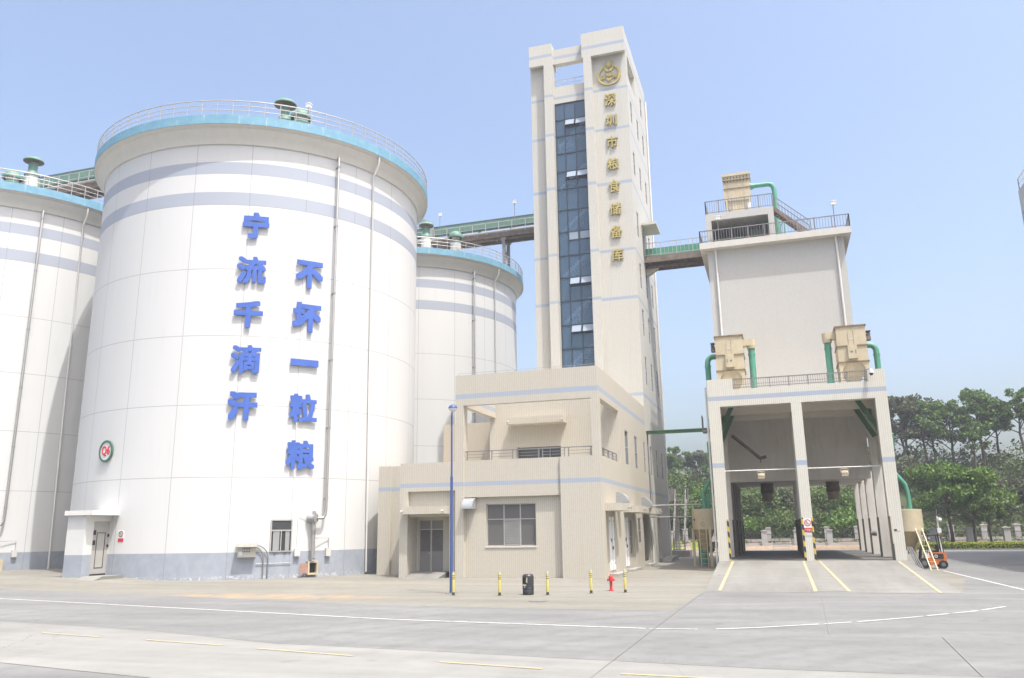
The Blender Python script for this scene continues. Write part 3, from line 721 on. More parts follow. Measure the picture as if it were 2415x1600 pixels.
make_vent(-31.15, 70.0, 28.6, 32.65, 0.74, 0.33, 'tall mushroom shaped green vent on the silo behind')
make_vent(-27.7, 69.3, 28.6, 31.0, 0.72, 0.42, 'low domed green vent near the rim of the silo behind', True)

# ------------------------------------------------------------------ conveyor galleries
def gallery(x0, x1, y, zc, label, posts_every=1.5):
    # zc = underside of the green conveyor casing; y = front face of the walkway
    t = thing('conveyor_gallery', label, 'conveyor', ((x0 + x1) / 2, y + 1, zc - 2.6), 'conveyor galleries')
    m = MB(); m.box(x0, x1, y + 0.75, y + 1.35, zc, zc + 0.95)
    x = x0 + 1
    while x < x1: m.box(x, x + 0.06, y + 0.72, y + 1.38, zc - 0.03, zc + 0.98); x += 3.0
    m.build('casing', M_GREENP, t)
    m = MB(); m.prism([(y + 0.70, zc + 0.953), (y + 1.05, zc + 1.08), (y + 1.40, zc + 0.953)], 'x', x0, x1); m.build('casing_roof', M_GREENP, t)
    m = MB(); m.box(x0, x1, y, y + 2.0, zc - 0.86, zc - 0.80)
    for yy in (y, y + 1.86): m.box(x0, x1, yy, yy + 0.14, zc - 1.36, zc - 0.864)
    x = x0
    k = 0
    while x < x1 - 0.3:
        m.bar((x, y + 0.15, zc - 1.3), (x, y + 1.85, zc - 1.3), 0.12, 0.16)
        m.bar((x, y + 0.15 + 1.7 * (k % 2), zc - 1.25), (min(x + 2.0, x1), y + 1.85 - 1.7 * (k % 2), zc - 1.25), 0.07, 0.07)
        x += 2.0; k += 1
    m.box(x0, x1, y + 0.4, y + 0.5, zc - 1.62, zc - 1.38); m.box(x0, x1, y + 1.5, y + 1.6, zc - 1.62, zc - 1.38)
    m.build('walkway', M_RUST, t)
    m = MB(); railing(m, [(x0, y + 0.05, zc - 0.8), (x1, y + 0.05, zc - 0.8)], 1.1, posts_every, 1, 0.03); m.build('railing', M_RAILW, t)
    m = MB(); m.tube([(x0, y - 0.14, zc - 0.82), (x1, y - 0.14, zc - 0.82)], 0.10, 8)
    x = x0 + 0.7
    while x < x1: m.box(x, x + 0.06, y - 0.2, y + 0.0, zc - 1.0, zc - 0.7); x += 2.1
    m.build('service_pipe', M_STEEL, t, True)
    m = MB(); x = x0 + 1.2
    while x < x1: m.box(x, x + 0.14, y + 0.8, y + 0.94, zc - 0.8, zc - 0.002); m.box(x, x + 0.14, y + 1.2, y + 1.34, zc - 0.8, zc - 0.002); x += 3.6
    m.build('casing_leg', M_GREEND, t)
    return t
g1 = gallery(-40.0, -15.2, 75.6, 33.75, 'green covered conveyor gallery running from the rear silo to the tall tower')
m = MB()
for yy in (75.8, 77.3):
    m.box(-25.1, -24.8, yy, yy + 0.3, 29.0, 32.36); m.box(-25.25, -24.65, yy - 0.02, yy + 0.32, 32.1, 32.36)
m.bar((-24.95, 76.0, 29.4), (-24.95, 77.4, 31.9), 0.08); m.bar((-24.95, 77.4, 29.4), (-24.95, 76.0, 31.9), 0.08)
m.build('trestle', M_RAILG, g1)
m = MB(); m.box(-33.2, -32.9, 75.62, 75.92, 30.5, 35.0); m.box(-33.9, -33.6, 75.62, 75.92, 30.5, 34.6); m.bar((-33.75, 75.77, 34.5), (-35.2, 75.77, 34.9), 0.22); m.bar((-33.05, 75.77, 34.9), (-34.0, 75.77, 35.5), 0.22); m.bar((-34.0, 75.77, 35.45), (-35.2, 75.77, 35.5), 0.22)
m.build('head_frame', M_STEEL, g1)
gallery(-74.0, -46.0, 51.2, 33.45, 'green conveyor gallery over the silo at the left edge', 1.1)
def floodlight(x, y, z0, z1, label):
    t = thing('floodlight_pole', label, 'floodlight', (x, y, z0), 'small floodlights on thin poles')
    m = MB(); m.tube([(x, y, z0), (x, y, z1 - 0.15)], 0.03, 6); m.build('pole', M_RAILG, t)
    m = MB(); m.box(x - 0.12, x + 0.2, y - 0.14, y + 0.1, z1 - 0.16, z1 + 0.08); m.prism([(x - 0.16, z1 + 0.08), (x + 0.24, z1 + 0.08), (x + 0.2, z1 + 0.16), (x - 0.12, z1 + 0.13)], 'y', y - 0.16, y + 0.12); m.build('head', M_WHITE, t)
    return t
floodlight(-32.0, 75.5, 33.0, 35.7, 'thin pole with white floodlight on the gallery just right of the near silo')
floodlight(-23.6, 75.5, 33.0, 35.95, 'thin pole with white floodlight on the gallery close to the tower')
floodlight(-27.6, 42.6, 28.6, 30.3, 'thin pole with small floodlight on the roof of the near silo')

# bridge between tower and loading block
t = thing('conveyor_bridge', 'walkway bridge with green conveyor between the tall tower and the loading block', 'bridge', (-6.2, 65.6, 24.2))
m = MB(); m.box(-8.97, -3.52, 65.0, 67.4, 24.62, 24.74)
for yy in (65.0, 67.26): m.box(-8.97, -3.52, yy, yy + 0.14, 24.2, 24.62)
for x in (-8.4, -7.0, -5.6, -4.3): m.bar((x, 65.14, 24.3), (x, 67.26, 24.3), 0.12, 0.18)
m.box(-8.97, -3.52, 65.9, 66.0, 23.95, 24.2); m.box(-8.97, -3.52, 66.7, 66.8, 23.95, 24.2)
m.build('deck', M_RUST, t)
m = MB(); railing(m, [(-8.9, 65.05, 24.74), (-3.6, 65.05, 24.74)], 1.15, 1.3, 0, 0.025, 0.33, 0.012); m.build('railing', M_RAILW, t)
m = MB(); m.box(-8.97, -3.52, 66.0, 66.8, 24.95, 25.75)
for x in (-8.2, -6.9, -5.6, -4.3): m.box(x, x + 0.06, 65.97, 66.83, 24.9, 25.8)
m.build('casing', M_GREEN, t)
m = MB()
for x in (-7.6, -5.0): m.box(x, x + 0.1, 66.1, 66.7, 24.742, 24.95)
m.build('casing_leg', M_GREEND, t)

# ------------------------------------------------------------------ tall tower
XS, XL = -8.98, -17.25
TW = thing('elevator_tower', 'tall cream tiled tower with a blue glass strip and gold characters', 'building', (-13.1, 65.8, 0))
YP, YR = 59.9, 60.5
wins = []
for (z0, z1, cols) in ((35.58, 37.55, (61.72, 65.0, 68.1)), (30.9, 33.0, (61.85, 65.1, 68.25)), (25.6, 27.75, (62.05, 68.3)), (21.25, 23.4, (62.2, 65.35, 68.6)), (17.35, 19.55, (62.25, 65.4, 68.55)), (13.4, 15.7, (62.35, 65.5, 68.65)), (6.46, 8.68, (62.5, 65.65, 68.75))):
    for y in cols: wins.append((y, y + (0.85 if y < 67.5 else 0.9), z0, z1))
wins.append((67.75, 68.7, 39.2, 41.15))
door_t = (64.72, 66.2, 24.75, 26.9)
logg = (61.15, 64.93, 39.4, 41.45)
base_holes = [(64.8, 66.2, 0.3, 3.45)]
m = MB(); m.wall('x', XS, -0.35, YR, 71.2, 0, 43.3, wins + [door_t, logg] + base_holes); m.build('side_wall', T_TOWER, TW)
m = MB(); m.wall('y', YR, 0.35, XL, -15.2, 0, 41.9); m.wall('y', YR, 0.35, -12.47, XS - 0.35, 0, 41.9); m.wall('y', YR, 0.35, -15.2, -12.47, 37.65, 39.2); m.build('front_wall', T_TOWER, TW)
m = MB(); m.box(XL, XL + 0.35, YR + 0.35, 71.2, 0, 38.4); m.box(XL + 0.35, XS - 0.35, 70.85, 71.2, 0, 38.4); m.build('rear_wall', T_TOWER, TW)
m = MB(); m.box(XL + 0.36, XS - 0.36, YR + 0.36, 70.84, 38.1, 38.38); m.box(-12.4, XS - 0.36, 65.0, 70.8, 43.0, 43.28); m.box(-12.4, -12.05, 65.0, 70.8, 38.38, 43.0); m.box(-12.05, XS - 0.36, 64.98, 65.2, 38.38, 43.0); m.build('roof', M_SOFFIT, TW)
m = MB(); m.box(-15.92, -15.2, YP, YR - 0.002, 0, 41.15); m.build('pilaster', T_TOWER, TW)
m = MB(); m.box(-12.47, -11.8, YP, YR - 0.002, 0, 41.15); m.build('pilaster', T_TOWER, TW)
m = MB(); m.box(-17.2, -15.2, YP, YP + 0.32, 41.15, 43.1); m.box(-17.2, -16.9, YP + 0.32, 61.6, 41.3, 43.1); m.box(-15.5, -15.2, YP + 0.32, 61.6, 41.3, 43.1); m.build('header', T_TOWER, TW)
m = MB(); m.box(-12.6, XS, YP, YP + 0.32, 41.15, 43.4); m.box(XS - 0.32, XS + 0.002, YP + 0.32, YR - 0.002, 41.5, 43.4); m.box(-12.6, -12.3, YP + 0.32, 65.0, 41.5, 43.4); m.box(-12.3, XS - 0.352, YR + 0.352, 61.2, 41.92, 43.4); m.build('header', T_TOWER, TW)
m = MB(); m.box(-15.2, -12.6, YR, YR + 0.55, 41.4, 42.78); m.build('tie_beam', T_TOWER, TW)
m = MB(); railing(m, [(-15.15, YR + 0.2, 39.2), (-12.5, YR + 0.2, 39.2)], 0.72, 0.9, 1, 0.022); m.build('roof_railing', M_RAILW, TW)
# stair window
cw = MB()
ZT = [12.0, 14.4, 16.33, 18.26, 20.23, 22.2, 24.06, 26.07, 27.98, 29.83, 31.39, 33.03, 34.6, 36.1, 37.6]
for z in ZT: cw.box(-15.2, -12.47, YR + 0.03, YR + 0.12, z - 0.035, z + 0.035)
for x in (-15.2, -14.40, -13.50, -12.53): 
    for i in range(len(ZT) - 1): cw.box(x, x + 0.06, YR + 0.03, YR + 0.12, ZT[i] + 0.035, ZT[i + 1] - 0.035)
SASH = [(13, 0), (10, 0), (7, 1), (5, 0), (3, 0)]
cwo = cw.build('stair_glazing', M_MULL, TW)
m = MB()
for i in range(len(ZT) - 1):
    for (a, b) in ((-15.14, -14.40), (-14.34, -13.50), (-13.44, -12.53)):
        zt = ZT[i + 1] - 0.035
        for (si, cl) in SASH:
            if si == i + 1 and a > -15: zt = ZT[i + 1] - 0.72
        m.quad((a, YR + 0.08, ZT[i] + 0.035), (b, YR + 0.08, ZT[i] + 0.035), (b, YR + 0.08, zt), (a, YR + 0.08, zt))
m.build('pane', M_CURT, cwo)
for (si, cl) in SASH:
    zt = ZT[si] - 0.04; zb = zt - 0.66
    for (a, b) in ((-14.33, -13.51), (-13.43, -12.54)):
        m = MB(); y0 = YR + 0.06; y1 = YR + 0.06 - (0.0 if cl else 0.30); zb2 = zb if cl else zt - 0.62
        m.bar((a + 0.02, y0, zt), (a + 0.02, y1, zb2), 0.04); m.bar((b - 0.02, y0, zt), (b - 0.02, y1, zb2), 0.04); m.bar((a, y1, zb2), (b, y1, zb2), 0.05); m.bar((a, y0, zt), (b, y0, zt), 0.04)
        s_ = m.build('sash', M_MULL, cwo)
        m = MB(); m.quad((a + 0.03, y0 - 0.01, zt - 0.02), (b - 0.03, y0 - 0.01, zt - 0.02), (b - 0.03, y1 - 0.01, zb2 + 0.02), (a + 0.03, y1 - 0.01, zb2 + 0.02)); m.build('pane', M_SASH, s_)
    m = MB(); m.box(-14.34, -12.53, YR + 0.04, YR + 0.11, zb - 0.06, zb - 0.01); m.build('sash_rail', M_MULL, cwo)
# staircase seen through the glass: one flight per storey
z = 11.0
while z < 36.5:
    m = MB(); h = 1.93; n = 11
    for i in range(n):
        x0_, x1_ = -15.1 + 2.2 * i / n, -15.1 + 2.2 * (i + 1) / n; zz = z + h * (i + 1) / n
        m.box(x0_, x1_, 61.3, 62.5, zz - 0.42, zz)
    m.box(-12.899, -12.42, 61.3, 63.9, z + h - 0.16, z + h - 0.002); m.build('stair_flight', M_STAIR, TW)
    z += 3.86
m = MB(); m.box(-15.9, -12.2, 64.2, 64.4, 10, 38.05); m.build('inner_wall', mat('stairwell wall', (0.30, 0.32, 0.34, 1), 0.8), TW)
# side windows
def side_window(parent, y0, y1, z0, z1, x=XS, name='window', glass=None):
    m = MB(); xo = x - 0.02
    m.box(xo - 0.05, xo, y0, y0 + 0.06, z0, z1); m.box(xo - 0.05, xo, y1 - 0.06, y1, z0, z1)
    for zz in (z0, (z0 + z1) / 2 - 0.03, z1 - 0.06): m.box(xo - 0.05, xo, y0 + 0.06, y1 - 0.06, zz, zz + 0.06)
    w = m.build(name, M_FRAME, parent)
    m = MB(); m.quad((xo - 0.03, y0, z0), (xo - 0.03, y1, z0), (xo - 0.03, y1, z1), (xo - 0.03, y0, z1)); m.build('pane', glass or M_GLASS, w)
    return w
for w in wins: side_window(TW, *w)
m = MB(); m.box(XS - 0.34, XS - 0.28, door_t[0], door_t[1], door_t[2], door_t[3]); m.build('door', M_GREYP, TW)
m = MB(); m.box(XS + 0.002, XS + 1.25, 64.3, 67.0, 27.3, 27.5); m.build('canopy', T_TOWER, TW)
m = MB(); m.prism([(XS + 0.002, 23.3), (XS + 0.002, 24.19), (XS + 1.0, 24.19), (XS + 1.0, 23.95)], 'y', 66.0, 66.5); m.build('corbel', M_SOFFIT, TW)
m = MB(); m.tube([(XS + 0.1, 71.0, 42.3), (XS + 0.1, 71.0, 0.2)], 0.07, 8)
for z in range(2, 42, 4): m.box(XS, XS + 0.19, 70.93, 71.07, z, z + 0.08)
m.build('downpipe', M_PVC, TW, True)
m = MB(); m.tube([(XS + 0.06, 61.2, 9.6), (XS + 0.06, 61.2, 4.0)], 0.04, 8); m.build('cable_pipe', M_RAILG, TW)
m = MB(); m.box(XS - 0.9, XS - 0.36, 64.8, 66.2, 0.3, 3.45); m.build('dark_doorway', M_DARK, TW)
# gold characters and emblem
for i, (ch, z0, z1) in enumerate([('深', 36.55, 37.7), ('圳', 34.76, 35.78), ('市', 32.8, 33.83), ('粮', 30.88, 31.88), ('食', 28.9, 29.98), ('储', 26.95, 27.96), ('备', 25.0, 26.05), ('库', 23.05, 24.1)]):
    m = MB(); place_text(m, ch, (-10.42, YR - 0.09, (z0 + z1) / 2), (1, 0, 0), (0, -1, 0), 0.92, z1 - z0, 0.12, 0.018)
    o = rebase(m.build('sign_character', M_GOLD), (-10.42, YR, z0))
    tag(o, 'gold character %s on the tower, %s from the top' % (ch, ('first', 'second', 'third', 'fourth', 'fifth', 'sixth', 'seventh', 'eighth')[i]), 'sign character', 'gold characters on the tower')
t = thing('emblem', 'gold wheat ear emblem in a ring at the top of the tower', 'emblem', (-10.42, YR, 38.4))
EX, EZ, EY = -10.42, 39.42, YR - 0.12
m = MB()
def band_ring(mb, a0, a1, n=40):
    vs = []; fs = []
    for i in range(n + 1):
        a = radians(a0 + (a1 - a0) * i / n); s_ = abs(cos(a)) ** 0.7
        w = 0.05 + 0.16 * s_ if sin(a) < 0 else 0.10 + 0.09 * s_
        ro = (1.0, 0.93); 
        ox, oz = EX + ro[0] * cos(a), EZ + ro[1] * sin(a); ix, iz = EX + (ro[0] - w) * cos(a), EZ + (ro[1] - w) * sin(a)
        vs += [(ox, EY, oz), (ix, EY, iz), (ix, EY + 0.1, iz), (ox, EY + 0.1, oz)]
    for i in range(n):
        for q in range(4): fs.append((4 * i + q, 4 * i + (q + 1) % 4, 4 * i + 4 + (q + 1) % 4, 4 * i + 4 + q))
    mb.add(vs, fs)
band_ring(m, 118, 422); m.build('ring', M_GOLD, t)
m = MB()
def grain(pts): m.prism(pts, 'y', EY - 0.02, EY + 0.1)
grain([(EX, EZ + 1.38), (EX + 0.11, EZ + 1.15), (EX + 0.17, EZ + 0.93), (EX + 0.13, EZ + 0.80), (EX, EZ + 0.75), (EX - 0.13, EZ + 0.80), (EX - 0.17, EZ + 0.93), (EX - 0.11, EZ + 1.15)])
def crescent(z, w, d):
    o_ = [(EX - w + 2 * w * i / 10, z - d * (1 - ((i - 5) / 5) ** 2)) for i in range(11)]; i_ = [(x, zz + 0.07 * (1 - abs((x - EX) / w)) + 0.02) for (x, zz) in reversed(o_)]
    grain(o_ + i_)
crescent(0.80 + EZ, 0.26, 0.17)
for (zt, zb, w0, w1) in ((0.66, 0.30, 0.36, 0.24), (0.22, -0.14, 0.25, 0.21), (-0.22, -0.62, 0.19, 0.05)):
    for sg in (-1, 1):
        grain([(EX + sg * 0.015, EZ + zt - 0.13), (EX + sg * w0, EZ + zt + (0.06 if zt > 0.5 else 0)), (EX + sg * w0 * 1.0, EZ + (zt + zb) / 2), (EX + sg * w1, EZ + zb + 0.04), (EX + sg * 0.015, EZ + zb - 0.04)])
for (x0, x1, z0, z1) in ((-0.34, -0.48, 0.72, 1.24), (-0.22, -0.26, 0.9, 1.36), (0.22, 0.26, 0.9, 1.36), (0.34, 0.48, 0.72, 1.24)): m.bar((EX + x0, EY + 0.04, EZ + z0), (EX + x1, EY + 0.04, EZ + z1), 0.045, 0.08)
m.build('wheat_ear', M_GOLD, t)
m = MB(); place_text(m, '深', (EX - 0.50, EY + 0.02, EZ - 0.18), (1, 0, 0), (0, -1, 0), 0.40, 0.42, 0.08, 0.008); place_text(m, '粮', (EX + 0.50, EY + 0.02, EZ - 0.18), (1, 0, 0), (0, -1, 0), 0.40, 0.42, 0.08, 0.008); m.build('lettering', M_GOLD, t)

# ------------------------------------------------------------------ annex in front of the tower
AX = thing('annex_building', 'two storey cream tiled annex with open balcony in front of the tower', 'building', (-13.2, 50, 0))
YA = 43.66
X0, X1 = -17.45, XS
awin = [(51.6, 52.85, 6.5, 8.7), (55.3, 56.4, 6.5, 8.7), (59.3, 60.0, 6.48, 8.7)]
recs = [(44.5, 47.0, 0.1, 3.5), (50.1, 54.1, 0.1, 3.5), (57.5, 60.4, 0.1, 3.5)]
gw = (55.2, 56.4, 1.58, 3.22)
m = MB(); m.wall('x', X1, -0.4, 44.05, 60.5, 0, 11.42, awin + recs + [gw, (44.13, 49.7, 6.45, 9.66)]); m.build('side_wall', T_ANNEX, AX)
m = MB(); m.wall('y', YA, 0.39, X0, X1, 9.63, 11.42); m.box(-9.4, X1, YA, 44.05, 6.45, 9.63); m.box(-11.27, X1, YA, 44.05, 0, 6.45); m.box(X0, -16.95, YA, 44.3, 0, 9.63)
m.wall('y', 43.78, 0.24, -16.95, -11.27, 4.38, 6.45); m.build('front_wall', T_ANNEX, AX)
wx = (-15.72, -12.8, 1.68, 3.98)
m = MB(); m.wall('y', 44.0, 0.3, -16.95, -11.27, 0, 4.38, [wx]); m.build('recessed_wall', T_ANNEX, AX)
m = MB(); m.wall('x', X0, 0.4, 44.3, 60.5, 0, 11.42, [(44.35, 49.7, 6.45, 9.66)]); m.build('left_wall', T_ANNEX, AX)
m = MB(); m.box(X0 + 0.4, X1 - 0.4, 50.001, 60.45, 10.7, 10.95); m.box(X0 + 0.41, X1 - 0.41, 44.31, 60.4, 5.45, 5.6); m.build('floor_slab', M_SOFFIT, AX)
m = MB(); m.wall('y', 49.7, 0.3, X0 + 0.4, X1 - 0.4, 5.6, 11.4, [(-15.6, -12.72, 5.6, 7.68)]); m.build('balcony_rear_wall', T_PLAIN, AX)
m = MB()
for x in (-15.6, -14.2, -12.78): m.box(x, x + 0.06, 49.85, 49.9, 5.6, 7.68)
m.box(-15.54, -12.78, 49.85, 49.9, 7.6, 7.68); m.box(-13.5, -13.44, 49.85, 49.9, 5.6, 7.6)
d_ = m.build('balcony_door', M_RAILG, AX)
m = MB(); m.quad((-15.6, 49.93, 5.6), (-12.72, 49.93, 5.6), (-12.72, 49.93, 7.68), (-15.6, 49.93, 7.68)); m.build('pane', M_GLASS, d_)
m = MB(); m.box(-16.0, -12.3, 48.8, 49.698, 9.08, 9.52); c_ = m.build('canopy', T_ANNEX, AX)
m = MB(); m.tube([(-12.36, 48.9, 9.28), (-12.36, 48.6, 9.26)], 0.04, 8); m.tube([(-15.9, 48.9, 9.28), (-15.9, 48.6, 9.26)], 0.04, 8); m.build('spout', M_PVC, c_)
def bal_rail(m, p, q, h=0.52):
    p, q = Vector(p), Vector(q); L = (q - p).length; d = (q - p) / L
    m.bar(p + Vector((0, 0, h)), q + Vector((0, 0, h)), 0.06, 0.05)
    n = max(1, round(L / 1.45))
    for i in range(n):
        a = p + d * (L * i / n + 0.12); b = p + d * (L * (i + 1) / n - 0.12)
        for c in (a, b): m.bar(c, c + Vector((0, 0, h)), 0.05)
        for z in (0.17, 0.34): m.bar(a + Vector((0, 0, z)), b + Vector((0, 0, z)), 0.025)
m = MB(); bal_rail(m, (-16.93, 43.9, 6.45), (-9.42, 43.9, 6.45)); m.build('balcony_railing', M_RAILG, AX)
m = MB(); bal_rail(m, (X1 - 0.2, 44.15, 6.45), (X1 - 0.2, 49.65, 6.45)); m.build('balcony_railing', M_RAILG, AX)
for w in awin: side_window(AX, *w)
side_window(AX, gw[0], gw[1], gw[2], gw[3], glass=M_FROST)
# ground floor window
m = MB()
for x in (-15.72, -14.73, -13.77, -12.86): m.box(x, x + 0.06, 44.14, 44.19, 1.68, 3.98)
for (a, b) in ((-15.66, -14.73), (-14.67, -13.77), (-13.71, -12.86)):
    for z in (1.68, 3.12, 3.93): m.box(a, b, 44.14, 44.19, z, z + 0.05)
w_ = m.build('window', M_FRAME, AX)
m = MB(); m.quad((-15.7, 44.17, 1.7), (-12.82, 44.17, 1.7), (-12.82, 44.17, 3.96), (-15.7, 44.17, 3.96)); m.build('pane', M_FROST, w_)
m = MB()
for i in range(15): z = 1.75 + i * 0.092; m.quad((-14.66, 44.12, z), (-13.78, 44.12, z), (-13.78, 44.16, z + 0.085), (-14.66, 44.16, z + 0.085))
m.build('louvre', mat('louvre grey', (0.24, 0.23, 0.22, 1), 0.5), w_)
m = MB(); m.box(-15.76, -12.76, 43.96, 43.999, 1.6, 1.68); m.build('sill', M_SOFFIT, w_)
def hood_profile(d, h, n=8): return [(0, 0), (0, h)] + [(d * sin(pi / 2 * i / n), h * cos(pi / 2 * i / n)) for i in range(1, n + 1)]
m = MB(); pr = [(43.998 - a, 3.74 + b) for (a, b) in hood_profile(0.7, 0.62)]; m.prism(pr, 'x', -16.945, -16.3); m.build('vent_hood', M_HOOD, AX, False)
for y in (47.7, 57.0):
    m = MB(); pr = [(X1 + 0.002 + a, 4.0 + b) for (a, b) in hood_profile(0.7, 0.62)]; m.prism(pr, 'y', y, y + 0.8); m.build('vent_hood', M_HOOD, AX, False)
# side doors, canopies, steps
for (a, b) in ((44.4, 47.3), (50.0, 54.3), (57.3, 60.48)):
    m = MB(); m.box(X1 + 0.002, X1 + 0.9, a, b, 3.5, 3.9); c_ = m.build('canopy', T_ANNEX, AX)
    m = MB(); m.tube([(X1 + 0.85, a + 1.9, 3.68), (X1 + 1.15, a + 1.9, 3.66)], 0.035, 8); m.build('spout', M_RAILG, c_)
for (a, b) in ((45.75, 47.0), (50.12, 51.7)):
    m = MB(); m.box(X1 - 0.14, X1 - 0.06, a, b, 0.3, 3.2); d_ = m.build('door', mat('door white', (0.82, 0.83, 0.85, 1), 0.4, var=0.02), AX)
    m = MB(); m.box(X1 - 0.06, X1 - 0.052, (a + b) / 2 - 0.012, (a + b) / 2 + 0.012, 0.3, 3.2); m.box(X1 - 0.06, X1 + 0.0, (a + b) / 2 - 0.06, (a + b) / 2 + 0.04, 1.4, 1.58); m.box(X1 - 0.06, X1 - 0.03, (a + b) / 2 - 0.3, (a + b) / 2 - 0.2, 1.8, 2.0)
    for z in (0.6, 1.9, 2.9): m.box(X1 - 0.06, X1 - 0.045, a + 0.02, a + 0.05, z, z + 0.1); m.box(X1 - 0.06, X1 - 0.045, b - 0.05, b - 0.02, z, z + 0.1)
    m.build('handle', M_DARK, d_)
m = MB(); m.wall('x', X1 - 0.10, -0.1, 44.06, 60.4, 0, 3.6, [(52.4, 53.3, 0.95, 3.1), (57.6, 60.3, 0.3, 3.3)]); m.build('inner_wall', T_ANNEX, AX)
side_window(AX, 52.4, 53.3, 0.95, 3.1, X1 - 0.08, glass=M_FROST)
m = MB(); m.box(X1 - 0.9, X1 - 0.5, 57.6, 60.3, 0.1, 3.3); m.build('dark_doorway', M_DARK, AX)
m = MB()
for y in (57.8, 58.4, 58.9, 59.5, 60.0): m.box(X1 - 0.48, X1 - 0.42, y, y + 0.09, 0.3, 3.3)
m.build('gate_bars', M_STEEL, AX)
for (a, b) in ((45.3, 48.4), (50.3, 53.7), (57.6, 60.3)):
    m = MB(); m.box(X1 + 0.002, X1 + 0.4, a, b, 0.0, 0.14); m.build('doorstep', M_CONC, AX)
m = MB(); m.tube([(X1 + 0.08, 60.9, 3.3), (X1 + 0.08, 60.9, 0.1)], 0.06, 8); m.build('drain_pipe', M_PVC, AX, True)
m = MB(); railing(m, [(-17.3, 43.75, 11.42), (-9.1, 43.75, 11.42)], 0.12, 1.2, 0, 0.008); m.build('lightning_rod', M_STEEL, AX)
# low wing with grey door
LW = thing('low_wing', 'low cream tiled wing with grey double door between the silo and the annex', 'building', (-19.2, 46, 0))
m = MB(); m.wall('y', YA, 0.26, -20.9, X0 - 0.002, 0, 6.42, [(-20.4, X0 - 0.002, 0.0, 4.79)]); m.build('front_wall', T_ANNEX, LW)
m = MB(); m.wall('y', YA + 0.262, 0.24, -20.64, X0 - 0.002, 0, 4.85, [(-20.4, -17.9, 0, 3.35)]); m.build('recessed_wall', T_ANNEX, LW)
m = MB(); m.box(-20.9, -20.6, YA + 0.5, 52, 0, 6.42); m.box(-20.6, -20.4, YA + 0.5, 45.0, 0, 3.5); m.box(-20.4, -17.46, YA + 0.5, 45.3, 3.35, 3.6); m.build('side_wall', T_ANNEX, LW)
m = MB(); m.wall('y', 45.0, 0.2, -20.4, -17.46, 0, 3.35, [(-20.3, -18.7, 0.28, 3.22)]); m.build('alcove_wall', T_ANNEX, LW)
m = MB(); m.box(-20.6, X0 - 0.002, YA + 0.5, 52, 6.0, 6.3); m.build('roof', M_ROOF, LW)
m = MB(); m.box(-20.6, -17.85, 43.1, YA + 0.258, 3.5, 3.93); c_ = m.build('canopy', T_ANNEX, LW)
m = MB(); m.tube([(-18.0, 43.2, 3.68), (-18.0, 42.9, 3.66)], 0.04, 8); m.tube([(-20.5, 43.2, 3.68), (-20.5, 42.9, 3.66)], 0.04, 8); m.build('spout', M_PVC, c_)
m = MB(); m.box(-20.3, -18.7, 45.08, 45.12, 0.28, 3.22); d_ = m.build('door', M_GREYD, LW)
m = MB()
for x in (-20.3, -19.55, -18.76): m.box(x, x + 0.08, 45.04, 45.08, 0.28, 3.22)
m.box(-20.22, -18.76, 45.045, 45.08, 2.62, 2.68); m.box(-20.22, -18.76, 45.045, 45.08, 3.16, 3.22); m.build('door_frame', M_FRAME, d_)
m = MB()
for i in range(22):
    z = 1.42 + i * 0.055
    for (a, b) in ((-20.2, -19.57), (-19.45, -18.78)): m.quad((a, 45.05, z), (b, 45.05, z), (b, 45.078, z + 0.05), (a, 45.078, z + 0.05))
m.build('louvre', mat('brown louvre', (0.17, 0.155, 0.14, 1), 0.55), d_)
m = MB(); m.lathe([(0.001, -0.05), (0.045, -0.03), (0.045, 0.0)], -19.62, 45.06, 10, axis='y', cz=1.3); m.build('handle', M_STAIN, d_)
m = MB(); m.prism([(45.0, 0.0), (45.0, 0.28), (44.2, 0.26), (42.9, 0.0)], 'x', -20.3, -18.2); m.build('door_ramp', M_RAMP, LW)
m = MB(); m.box(-23.75, -22.9, 46.5, 52, 0, 6.55); m.box(-22.9, -20.902, 46.7, 52, 0, 6.55); m.build('set_back_wall', T_ANNEX, LW)
m = MB(); m.box(-22.0, -21.6, 46.68, 46.698, 1.95, 2.1); m.build('number_plate', mat('plate green', (0.10, 0.2, 0.16, 1), 0.5), LW)
m = MB(); m.tube([(-21.3, 46.69, 0.85), (-21.3, 46.5, 0.85), (-21.65, 46.5, 0.85)], 0.04, 8); m.lathe([(0.07, 0), (0.07, 0.12)], -21.4, 46.45, 8, axis='x', cz=0.85); m.build('tap', M_RUST, LW)
m = MB(); m.box(-21.7, X0 - 0.002, 52.1, 58, 0, 9.75); rebase(m.build('stair_house', T_BACK), (-19.5, 55, 0)); tag(COL.objects[-1] if False else bpy.data.objects['stair_house'], 'plain tan block rising behind the low wing roof', 'building')

# ------------------------------------------------------------------ loading building
LB = thing('loading_building', 'cream tiled loading building with two tall drive-through bays', 'building', (1.5, 60, 0))
FL = 0.6
YF = 50.9
m = MB()
m.wall('y', YF, 0.7, -3.6, 6.55, FL - 0.6, 10.75, [(-2.9, 1.22, FL - 0.6, 9.73), (1.82, 5.88, FL - 0.6, 9.73)])
m.box(-3.6, -2.05, YF, YF + 0.3, 10.75, 11.43); m.box(5.62, 6.55, YF, YF + 0.3, 10.75, 11.43); m.box(-3.6, -3.3, YF + 0.3, 60, 10.75, 11.43); m.box(6.25, 6.55, YF + 0.3, 60, 10.75, 11.43)
m.build('front_frame', T_BAY, LB)
for yy in (57.0, 62.4, 67.0, 71.5):
    for (a, b) in ((-3.6, -2.95), (1.27, 1.77), (5.93, 6.55)): MB().box(a, b, yy, yy + 0.6, 0, 10.4 if yy < 60 else 6.2).build('column', M_INNER, LB)
m = MB(); m.box(-3.6, 6.55, YF + 0.702, 60.3, 10.3, 10.6); m.build('bay_roof', M_SOFFIT, LB)
